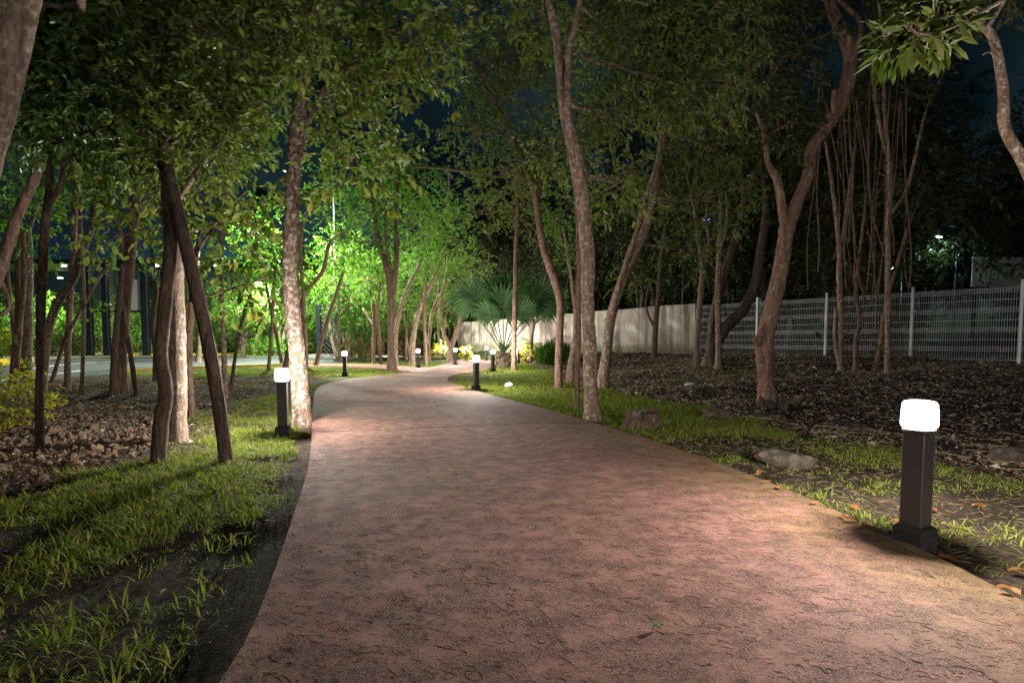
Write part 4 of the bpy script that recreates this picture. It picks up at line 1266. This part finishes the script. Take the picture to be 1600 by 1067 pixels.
for lab, px, Y in [('small far lit bollard left of the v-forked trunk', 693, 36), ('small far lit bollard just right of the v-forked trunk', 711.5, 27.5), ('small far lit bollard at the left corner of the wall', 727.5, 33), ('small far lit bollard before the wall left of the palm', 760, 34), ('small far lit bollard by the yellow croton right of the palm', 810, 31)]:
    x = (px - CX) / F_PX * Y
    copy_tree(B0, (x, Y, float(terrain(x, Y))), R(20), 1.0, lab)
# unseen bollard added behind the viewpoint to fill the near path with light
for lab, x, y in [('unseen fill bollard added on the right of the path behind the viewpoint', 3.3, -1.7)]:
    copy_tree(B0, (x, y, float(terrain(x, y))), R(15), 1.0, lab)

# ------------------------------------------------------------------ street lamps
def street_lamp(label, base, top_z, head, col, e, r=.07, size=(.5, .22)):
    root = thing('street_lamp', label, 'street lamp', base, 'tall lamps of the road and car park')
    m = MB()
    m.tube([(base[0], base[1], base[2] - .1), (base[0], base[1], base[2] + 1.0), (base[0], base[1], top_z)], [r, r * .9, r * .6], 10)
    m.box((base[0], base[1], base[2] + .1), (r * 4, r * 4, .2), 0, 0, .02)
    m.build('pole', M['lamp_pole'], root, base)
    m = MB()
    b = np.array((base[0], base[1], top_z - .05)); h = np.array(head)
    t = np.linspace(0, 1, 8)[:, None]
    m.tube(b * (1 - t) ** 2 + 2 * ((b + h) / 2 + (0, 0, .25)) * t * (1 - t) + h * t ** 2, .03, 6)
    m.build('arm', M['lamp_pole'], root, base)
    m = MB(); m.box((h[0], h[1], h[2] + .03), (size[0], size[1] + .04, .08), 0, 0, .02); m.build('head', M['steel'], root, base)
    m = MB(); m.box((h[0], h[1], h[2] - .035), (size[0] * .85, size[1] * .85, .04), 0, 0, .012)
    m.build('lens', glow('lamp lens', col, 40), root, base)
    b0 = Vector(tuple(base))
    lamp_in(root, 'AREA', Vector((h[0], h[1], h[2] - .07)) - b0, e, col, size[0] * .85, size[1] * .85)
    return root
s1 = at(526, 565, 33); s1.z = 0
h1 = at(450, 268, 31)
street_lamp('tall street lamp whose pole rises behind the small left lawn', s1, at(522, 252, 33).z, tuple(h1), (.90, 1.0, .80), STREET_W * 2.0)
s2 = flat(424, 556); s2.y = 46; s2.x = (424 - CX) / F_PX * 46
street_lamp('street lamp shining low left of the mottled trunk', s2, at(424, 436, 46).z, tuple(at(405, 441, 45)), (.82, 1.0, .75), STREET_W)
s3 = Vector(((115 - CX) / F_PX * 57, 57, 0))
street_lamp('street lamp under the far left side of the entrance canopy', s3, at(115, 430, 57).z, tuple(at(94, 434, 56)), (.9, 1.0, .75), STREET_W)
s4 = Vector(((1487 - CX) / F_PX * 21, 21, .65))
street_lamp('blue-white car park lamp beyond the fence at right', s4, at(1487, 374, 21).z, tuple(at(1467, 369, 21)), (.55, .85, 1.0), 45, .04, (.26, .14))
s5 = Vector(((1404 - CX) / F_PX * 22.5, 22.5, .65))
street_lamp('smaller bluish lamp beyond the fence left of the other', s5, at(1404, 420, 22.5).z, tuple(at(1395, 418, 22.5)), (.5, .8, 1.0), 25, .03, (.2, .12))
s6 = Vector(((1065 - CX) / F_PX * 26, 26, .65))
street_lamp('violet lamp on a slim pole behind the right end of the wall', s6, at(1065, 340, 26).z, tuple(at(1103, 342, 26)), (.25, .2, 1.0), 10, .04, (.3, .12))

# ------------------------------------------------------------------ sign board beyond the fence
sb = at(1560, 425, 20.5)
sgn = thing('sign_board', 'pale sign board with green lettering beyond the fence at right', 'sign', (sb.x, sb.y, float(terrain(sb.x, sb.y))))
so = sgn.location.copy()
mb = MB(); mb.box((sb.x, sb.y, sb.z), (1.9, .05, 1.05), 0, 0, .01); mb.build('board', M['board'], sgn, so)
mb = MB()
for dx in (-.75, .75):
    mb.box((sb.x + dx, sb.y + .08, (sb.z + so.z) / 2), (.09, .09, sb.z - so.z + .9))
mb.build('post', M['dark_metal'], sgn, so)
def text(name, s, size, x, z, mat):
    cu = bpy.data.curves.new(name, 'FONT')
    cu.body = s; cu.size = size; cu.extrude = .004; cu.align_x = 'CENTER'
    o = bpy.data.objects.new('tmp', cu); COL.objects.link(o)
    me = bpy.data.meshes.new_from_object(o.evaluated_get(bpy.context.evaluated_depsgraph_get()))
    bpy.data.objects.remove(o)
    me.materials.append(mat)
    t = bpy.data.objects.new(name, me); COL.objects.link(t)
    t.parent = sgn
    t.location = (x - so.x, sb.y - .036 - so.y, z - so.z); t.rotation_euler = (R(90), 0, 0)
bpy.context.view_layer.update()
text('lettering', 'ENT', .55, sb.x + .15, sb.z - .28, M['sign_green'])
text('lettering', '(MAC', .23, sb.x + .27, sb.z + .17, M['sign_dark'])

# ------------------------------------------------------------------ entrance canopy beyond the road
CYY = 46.0
def cp(px, py, y=CYY): return at(px, py, y)
eb = cp(200, 556); eb.z = 0
ent = thing('entrance_canopy', 'dark blue entrance canopy on steel columns beyond the road at left', 'building', eb)
k = CYY / F_PX
mb = MB()
x0, x1 = cp(-160, 0).x, cp(396, 0).x
zt, zb = cp(0, 285).z, cp(0, 408).z
mb.box(((x0 + x1) / 2, CYY - .6, (zt + zb) / 2), (x1 - x0, .3, zt - zb), 0, 0, .03)
mb.build('fascia', M['blue_panel'], ent, eb)
mb = MB()
mb.box(((x0 + x1) / 2, CYY + 3, zt - .3), (x1 - x0, 6.9, .3), 0, 0, .03); mb.build('roof', M['dark_metal'], ent, eb)
mb = MB(); mb.box(((x0 + x1) / 2, CYY + 3, zb + .02), (x1 - x0 - .1, 6.8, .08)); mb.build('soffit', M['dark_metal'], ent, eb)
mb = MB(); mb.box(((x0 + x1) / 2, CYY - .6, zb - .17), (x1 - x0, .36, .3)); mb.build('beam', M['dark_metal'], ent, eb)
for px, w in ((145, 11), (172, 9), (197, 6), (233, 10), (262, 6), (-60, 10)):
    c = cp(px, 500)
    mb = MB(); mb.box((c.x, CYY - .45, zb / 2), (w * k, .34, zb + .1), 0, 0, .02); mb.build('column', M['dark_metal'], ent, eb)
def lattice(xa, xb, za, zb2, y):
    m = MB()
    st = .32
    n = int((xb - xa) / st); rws = int((zb2 - za) / st)
    for i in range(n):
        for j in range(rws):
            cx_, cz = xa + (i + .5) * st, za + (j + .5) * st
            for sgn_ in (1, -1):
                a = np.array((cx_ - st / 2, y + sgn_ * .012, cz - sgn_ * st / 2)); b = np.array((cx_ + st / 2, y + sgn_ * .012, cz + sgn_ * st / 2))
                m.tube([a, b], .028, 4, 0, False, 0, False)
    m.box(((xa + xb) / 2, y, za), (xb - xa, .06, .06)); m.box(((xa + xb) / 2, y, zb2), (xb - xa, .06, .06))
    return m
for a, b in ((150, 167), (177, 194), (238, 257)):
    lattice(cp(a, 0).x, cp(b, 0).x, .15, zb - .1, CYY - .3).build('lattice_screen', M['lattice'], ent, eb)
mb = MB(); c0, c1 = cp(205, 485), cp(228, 437)
mb.box(((c0.x + c1.x) / 2, CYY - .2, (c0.z + c1.z) / 2), (c1.x - c0.x, .08, c1.z - c0.z), 0, 0, .01); mb.build('white_panel', M['white_panel'], ent, eb)
mb = MB(); c = cp(215, 487); mb.box((c.x, CYY - .25, c.z), (62 * k * 2, .12, .14)); mb.build('cross_beam', M['dark_metal'], ent, eb)
for px in (40, 110, 200, 300):
    c = cp(px, 0)
    mb = MB(); mb.box((c.x, CYY + 2.5, zb - .05), (.3, .3, .05), 0, 0, .01)
    mb.build('downlight', M.setdefault('dl', glow('canopy downlight', (.95, 1.0, .85), 260)), ent, eb)
# second pair of columns of the gate farther right
gb_ = flat(508, 558); gb_.y = 40; gb_.x = (509 - CX) / F_PX * 40; gb_.z = 0
gp = thing('gate_pier', 'dark steel gate pier with black lattice left of the grove', 'gate pier', gb_)
for dx, w in ((-.45, .32), (.62, .26)):
    mb = MB(); mb.box((gb_.x + dx, gb_.y, 2.2), (w, .3, 4.6), 0, 0, .02); mb.build('column', M['dark_metal'], gp, gb_)
lattice(gb_.x - .25, gb_.x + .5, .1, 4.2, gb_.y).build('lattice_screen', M['dark_metal'], gp, gb_)
mb = MB(); mb.box((gb_.x, gb_.y - .1, .12), (2.0, .8, .3), 0, 0, .03); mb.build('plinth', M['kerb_pale'], gp, gb_)

# ------------------------------------------------------------------ rocks, stump
def ico(sub):
    bm = bmesh.new(); bmesh.ops.create_icosphere(bm, subdivisions=sub, radius=1)
    V = np.array([tuple(v.co) for v in bm.verts]); Fs = np.array([[v.index for v in f.verts] for f in bm.faces]); bm.free()
    return V, Fs
I3, I1 = ico(3), ico(1)
def rock(label, px, py, w, h, seed, d=0.7, rz=0.0):
    b = G(px, py)
    s = b.y / F_PX
    V, Fs = I3
    r_ = np.random.default_rng(seed)
    pl = nrm(r_.normal(0, 1, (9, 3))); dd = r_.uniform(.55, .9, 9)
    K = np.minimum(1.0, np.min(np.where(V @ pl.T > .05, dd / np.maximum(V @ pl.T, .05), 9), 1))
    V = V * K[:, None] * (1 + r_.normal(0, .035, (len(V), 1)) + .07 * np.sin(V[:, :1] * 9 + seed) * np.sin(V[:, 1:2] * 11) + .05 * np.sin(V[:, 2:3] * 17 + V[:, :1] * 6))
    V = V * (w * s * .62, w * s * .62 * d, h * s * .62)
    ca, sa = math.cos(rz), math.sin(rz)
    V = np.stack([V[:, 0] * ca - V[:, 1] * sa, V[:, 0] * sa + V[:, 1] * ca, V[:, 2] + h * s * .26], 1)
    mb = MB(); mb.add(V, Fs)
    o = mb.build('rock', M['rock'])
    o.location = b
    return tag(o, label, 'rock', 'limestone rocks right of the path')
rock('long flat limestone rock among the grass beside the path', 1222, 727, 84, 32, 1, .5, -.3)
rock('smaller limestone rock touching the long flat one', 1190, 718, 36, 24, 2, .8)
rock('pale limestone rock at the right edge of the photo', 1582, 722, 60, 32, 3)
rock('dark squarish rock on the mulch before the twisted trunk', 1120, 655, 46, 24, 4)
rock('pointed rock leaning at the right foot of the twisted trunk', 1223, 640, 16, 26, 5, .8)
rock('small rock at the left foot of the twisted trunk', 1189, 634, 10, 17, 6, .8)
rock('rounded rock in front of the twisted trunk base', 1203, 637, 17, 14, 7, .8)
rock('flat rock lying right of the dark squarish one', 1195, 652, 46, 10, 8)
rock('low mossy rock in the mulch right of the leaning spotted trunk', 985, 590, 30, 9, 9)
rock('dark low boulder on the soil left of the staked trunk', 96, 634, 46, 17, 10)
pl_ = G(1077, 603)
mb = MB(); V, Fs = I3
mb.add(V * (.12, .05, .045) * (1 + .12 * np.sin(V[:, :1] * 23 + V[:, 1:2] * 17)) + (0, 0, .04), Fs)
o = mb.build('crumpled_wrapper', M['plastic']); o.location = pl_
tag(o, 'crumpled pale wrapper lying on the mulch before the wall', 'litter')
pl_ = G(795, 605)
mb = MB(); mb.add(V * (.10, .07, .06) * (1 + .15 * np.sin(V[:, :1] * 19 + V[:, 2:3] * 15)) + (0, 0, .07), Fs)
o = mb.build('crumpled_bag', M['plastic']); o.location = pl_
tag(o, 'small white crumpled bag on the lawn right of the bend bollard', 'litter')

sp = G(1003, 668)
mb = MB()
s = sp.y / F_PX
n = 26
ang = np.linspace(0, 2 * math.pi, n, endpoint=False)
rings = []
for z, r_ in ((-.1, 34), (.02, 31), (.12, 25), (.26, 21)):
    rr = r_ * s * (1 + .10 * np.sin(ang * 3 + 1) + .08 * np.sin(ang * 7))
    zz = z if z < .2 else .23 + .05 * np.sin(ang * 2 + .5) + .03 * np.sin(ang * 9) - .06 * (np.abs(ang - 4.9) < .35)
    rings.append(np.stack([np.cos(ang) * rr, np.sin(ang) * rr * .8, np.broadcast_to(zz, ang.shape)], 1))
for r_, z in ((15, .2), (0.4, .18)):
    rings.append(np.stack([np.cos(ang) * r_ * s, np.sin(ang) * r_ * s * .8, np.full(n, z)], 1))
V = np.concatenate(rings)
Fs = [(r_ * n + i, r_ * n + (i + 1) % n, (r_ + 1) * n + (i + 1) % n, (r_ + 1) * n + i) for r_ in range(5) for i in range(n)]
mb.add(V, np.array(Fs))
o = mb.build('tree_stump', M['bark_dark']); o.location = sp
tag(o, 'low sawn tree stump in the grass beside the tall mottled trunk', 'stump')

# ------------------------------------------------------------------ grass
def clumps(n_try, x0, x1, y0, y1, dens, hmul, wmul, blades, seed, thr=0.0):
    r_ = np.random.default_rng(seed)
    x, y = r_.uniform(x0, x1, n_try), r_.uniform(y0, y1, n_try)
    k = lawn_mask(x, y) > .5
    x, y = x[k], y[k]
    dl = np.minimum(dist_line(L1, x, y), dist_line(RR, x, y))
    pat = vnoise(x, y, .55, 11) * .6 + vnoise(x, y, 1.6, 12) * .4
    keep = r_.uniform(0, 1, len(x)) < dens(x, y, dl, pat)
    return x[keep], y[keep]
def grass_dens(x, y, dl, pat):
    left_near = (x < -0.5) & (y < 8)
    d = .10 + .90 * sstep((pat - .40) / .24)
    bare = np.where(left_near, sstep((dl - .0 - .2 * vnoise(x, y, .45, 21)) / .22), sstep((dl - .02) / .14))
    # bare dark patches in the left foreground
    d = np.where(left_near & (y < 4.2), d * (0.45 + 0.55 * sstep((-x - .9 - .12 * y + (y - 2.6) * .6) / 1.2)), d)
    d = np.where((x > -1) & (y > 7), np.maximum(d, .75), d)
    d = np.where((x < -1) & (y > 6.5), np.maximum(d, .22), d)
    right_near = (x > 1.0) & (y < 7.0)
    d = np.where(right_near, d * (0.65 + .35 * sstep((dl - .8) / 1.2)), d)
    return d * bare
def make_grass(name, zones, label):
    mb = MB()
    for (n_try, x0, x1, y0, y1, h, w, nb, seed) in zones:
        x, y = clumps(n_try, x0, x1, y0, y1, grass_dens, 1, 1, nb, seed)
        n = len(x)
        r_ = np.random.default_rng(seed + 1)
        X = np.repeat(x, nb) + r_.normal(0, .014 + h * .1, n * nb); Yv = np.repeat(y, nb) + r_.normal(0, .014 + h * .1, n * nb)
        k = ~inside(path_poly, X, Yv)
        X, Yv = X[k], Yv[k]
        m = len(X)
        a = r_.uniform(0, 6.28, m)
        lean = r_.uniform(.25, 1.9, m)
        sc = np.repeat(r_.uniform(.55, 1.25, n), nb)[k] * r_.uniform(.6, 1.1, m)
        D = nrm(np.stack([np.cos(a) * lean, np.sin(a) * lean, np.ones(m)], 1))
        Z = terrain(X, Yv)
        S = np.stack([-np.sin(a), np.cos(a), 0 * a], 1)
        P = np.stack([X, Yv, Z - .012], 1)
        L = (h * sc)[:, None]; W = (w * (0.7 + .5 * sc))[:, None]
        out = np.stack([np.cos(a), np.sin(a), 0 * a], 1)
        mid = P + D * L * .55
        tip = P + D * L * .95 + out * L * .22 - np.array((0, 0, 1.0)) * L * .12 * lean[:, None]
        V = np.stack([P - S * W * .4, P + S * W * .4, mid + S * W * .5, mid - S * W * .5, tip], 1)
        mb.add(V.reshape(-1, 3), (np.arange(m)[:, None] * 5 + np.array((0, 1, 2, 3))).reshape(-1, 4))
        mb.f.append(((np.arange(m)[:, None] * 5 + np.array((3, 2, 4))).reshape(-1, 3) + mb.n - 5 * m, 0, False))
    o = mb.build(name, M['grass'])
    return tag(o, label, 'grass', kind='stuff')
make_grass('grass', [(10500, -6.0, 0.0, 1.2, 5.0, .10, .007, 7, 101), (14000, -7.5, .3, 5.0, 9.5, .085, .0065, 7, 103),
                     (15000, 1.0, 7.5, 1.6, 7.0, .07, .006, 6, 105), (26000, -.5, 5.5, 6.5, 12, .075, .0075, 7, 107),
                     (14000, -6.0, 0.0, 1.2, 6.0, .038, .0045, 6, 121), (16000, -7, 0, 6.0, 10, .04, .005, 5, 123), (18000, .5, 6.5, 1.6, 9, .04, .0045, 5, 125), (24000, -9, 4, 9.5, 17, .08, .010, 6, 109), (30000, -12, 3, 17, 30, .08, .013, 6, 111), (9000, -16, -8, 15, 26, .08, .013, 6, 113)],
           'patchy green lawn grass on both sides of the path')
def make_straw():
    mb = MB(); r_ = np.random.default_rng(5)
    n = 9000
    x, y = r_.uniform(1, 7, n), r_.uniform(1.6, 8.5, n)
    k = (x < np.interp(y, GY, GX) + .5) & ~inside(path_poly, x, y)
    x, y = x[k], y[k]; n = len(x)
    a = r_.uniform(0, 6.28, n)
    mb.leaves(np.stack([x, y, terrain(x, y) + .006], 1), np.stack([np.cos(a), np.sin(a), r_.uniform(-.02, .5, n)], 1), np.tile((0, 0, 1.), (n, 1)), r_.uniform(.04, .1, n), .004, 4, 0, .1, .1)
    return tag(mb.build('dry_grass', M['straw']), 'dry straw scattered through the thin grass right of the path', 'straw', kind='stuff')
make_straw()

# ------------------------------------------------------------------ leaf litter, mulch, pebbles, twigs, path crease strips
def litter():
    mb = MB(); r_ = np.random.default_rng(9)
    # mulch mound on the right
    n = 90000
    x, y = r_.uniform(1.0, 20, n), r_.uniform(3.5, 27, n)
    xg, xf = np.interp(y, GY, GX), np.interp(y, FY, FX)
    k = (x > xg - .4 * r_.uniform(0, 1, n)) & (x < xf + 3) & (np.abs(x / np.maximum(y, 1)) < 1.05)
    # denser near the camera side of the frame
    x1, y1 = x[k], y[k]
    n2 = 45000
    x, y = r_.uniform(-20, -3.5, n2), r_.uniform(4.2, 20, n2)
    k = (x < np.interp(y, SOIL_Y, SOIL_X) + .7) & (np.abs(x / y) < 1.0) & ~inside(road_poly, x, y)
    x2, y2 = x[k], y[k]
    n3 = 14000
    x, y = r_.uniform(-6, 0.2, n3), r_.uniform(1.2, 9, n3)
    k = ~inside(path_poly, x, y)
    x3, y3 = x[k], y[k]
    X = np.concatenate([x1, x2, x3]); Yv = np.concatenate([y1, y2, y3]); n = len(X)
    a = r_.uniform(0, 6.28, n)
    L = (.018 + r_.gamma(1.6, .016, n)) * np.where(Yv > 10, 1.3, 1)
    L[-len(x3):] *= .22 + .25 * r_.uniform(0, 1, len(x3)) ** 3
    W = L * np.where(r_.uniform(0, 1, n) < .45, .12, .5)
    mb.leaves(np.stack([X, Yv, terrain(X, Yv) + .01 + .015 * r_.uniform(0, 1, n)], 1), np.stack([np.cos(a), np.sin(a), r_.normal(0, .25, n)], 1),
              nrm(np.stack([r_.normal(0, .4, n), r_.normal(0, .4, n), np.ones(n)], 1)), L, W, 4, 0, .35, .2)
    return tag(mb.build('leaf_litter', M['litter']), 'brown leaf litter and mulch under the trees', 'leaf litter', kind='stuff')
litter()
def sticks():
    mb = MB(); r_ = np.random.default_rng(19)
    for i in range(520):
        y = r_.uniform(5, 22); xg, xf = np.interp(y, GY, GX), np.interp(y, FY, FX)
        x = r_.uniform(xg, min(xf, y * 1.0))
        a = r_.uniform(0, 6.28); L = r_.uniform(.1, .45)
        t = np.linspace(-.5, .5, 5)
        px_, py_ = x + np.cos(a + t * .8) * L * t, y + np.sin(a + t * .8) * L * t
        mb.tube(np.stack([px_, py_, terrain(px_, py_) + .02 + .03 * r_.uniform()], 1), r_.uniform(.003, .008), 4, 0, False, 0)
    return tag(mb.build('fallen_sticks', M['straw']), 'pale fallen twigs strewn over the dark mulch mound', 'twigs', kind='stuff')
sticks()
def pebbles():
    mb = MB(); r_ = np.random.default_rng(23)
    V, Fs = I1
    n = 12000
    x, y = r_.uniform(-11, -3.6, n), r_.uniform(4.2, 10.5, n)
    w = np.interp(y, [4, 6.5, 8, 10.5], [1, 1, .5, .2])
    k = (x < np.interp(y, SOIL_Y, SOIL_X) + .25 * r_.normal(0, 1, n)) & (r_.uniform(0, 1, n) < w)
    x, y = x[k], y[k]; n = len(x)
    s = r_.gamma(1.5, .009, n) + .007
    A = V[None] * (s[:, None] * r_.uniform(.7, 1.3, (n, 3)))[:, None, :] * r_.uniform(.75, 1.2, (n, len(V), 1))
    A += np.stack([x, y, terrain(x, y) + s * .3], 1)[:, None]
    mb.add(A.reshape(-1, 3), (np.arange(n)[:, None, None] * len(V) + Fs[None]).reshape(-1, 3))
    return tag(mb.build('gravel', M['pebble']), 'brown gravel and small stones at the left of the lawn', 'gravel', kind='stuff')
pebbles()
def crease_strips():  # thin dark strips stand in for the creases pressed into the path
    mb = MB(); r_ = np.random.default_rng(31)
    n = 30000
    x, y = r_.uniform(-3, 5, n), 1.2 + 9 * r_.uniform(0, 1, n) ** 1.7
    k = inside(path_poly, x, y) & (r_.uniform(.1, .9, n) < vnoise(x, y, .7, 33))
    x, y = x[k], y[k]
    for i in range(len(x)):
        L = r_.gamma(1.5, .015) + .008
        a = r_.uniform(0, 6.28) if r_.uniform() < .4 else r_.normal(2.7, .5)
        cv = r_.normal(0, .7)
        t = np.linspace(-.5, .5, 5)
        w = (.0006 + .0007 * r_.uniform() ** 2) * np.array((.5, 1, 1.1, 1, .4)) * (1.6 if r_.uniform() < .06 else 1)
        cx_, cy_ = x[i] + np.cos(a + t * cv) * L * t, y[i] + np.sin(a + t * cv) * L * t
        nx_, ny_ = -np.sin(a + t * cv) * w, np.cos(a + t * cv) * w
        zt = 0.0462 + 0 * t
        V = np.concatenate([np.stack([cx_ - nx_, cy_ - ny_, zt - .0006], 1), np.stack([cx_, cy_, zt + .0004], 1), np.stack([cx_ + nx_, cy_ + ny_, zt - .0006], 1)])
        Fs = [(j, j + 1, 5 + j + 1, 5 + j) for j in range(4)] + [(5 + j, 6 + j, 11 + j, 10 + j) for j in range(4)]
        mb.add(V, np.array(Fs))
    return tag(mb.build('path_crease', M['crease']), 'thin dark strips modelling the creases of the stamped path', 'twigs', kind='stuff')
crease_strips()

# individual fallen leaves
def fallen(name, label, spots, mat, L, group):
    mb = MB()
    t = np.linspace(0, 1, 6)
    c = np.stack([t - .5, 0 * t, .10 * np.sin(t * 3.1) + .06], 1)
    w = .28 * np.sin(np.clip(t * .95 + .04, 0, 1) * math.pi) ** .8
    V = np.concatenate([c + np.stack([0 * t, w, .13 + 0 * t], 1), c, c + np.stack([0 * t, -w, .10 + 0 * t], 1)])
    Fs = [(j, j + 1, 7 + j, 6 + j) for j in range(5)] + [(6 + j, 7 + j, 13 + j, 12 + j) for j in range(5)]
    mb.add(V * L, np.array(Fs))
    o = None
    for i, (px, py) in enumerate(spots):
        b = G(px, py)
        if inside(path_poly, np.array([b.x]), np.array([b.y]))[0]: b.z = .047
        q = mb.build(name, mat) if o is None else o.copy()
        if o is not None: COL.objects.link(q)
        else: o = q
        q.location = b + Vector((0, 0, .012))
        q.rotation_euler = (rng.normal(0, .2), rng.normal(0, .2), rng.uniform(0, 6.28))
        q.scale = (rng.uniform(.7, 1.25),) * 3
        tag(q, label, 'leaf', group)
fallen('fallen_leaf', 'orange dead leaf in the grass along the right edge of the path', [(1588, 897), (1582, 930), (1567, 940), (1275, 800), (1317, 822), (1330, 828), (1205, 722), (1197, 766), (1219, 775), (1335, 797), (1400, 818), (1455, 802), (1530, 795), (1185, 742), (1108, 700), (1350, 835), (1480, 880)], M['dead_leaf'], .085, 'orange fallen leaves')
fallen('fallen_leaf', 'greenish leaf lying on the stamped path', [(1027, 1003), (1075, 782), (715, 775)], M['leaf_deep'], .055, 'green leaves on the path')
# one young upright seedling leaf by the path
print('objects', len(bpy.data.objects), 'verts', sum(len(m.vertices) for m in bpy.data.meshes))
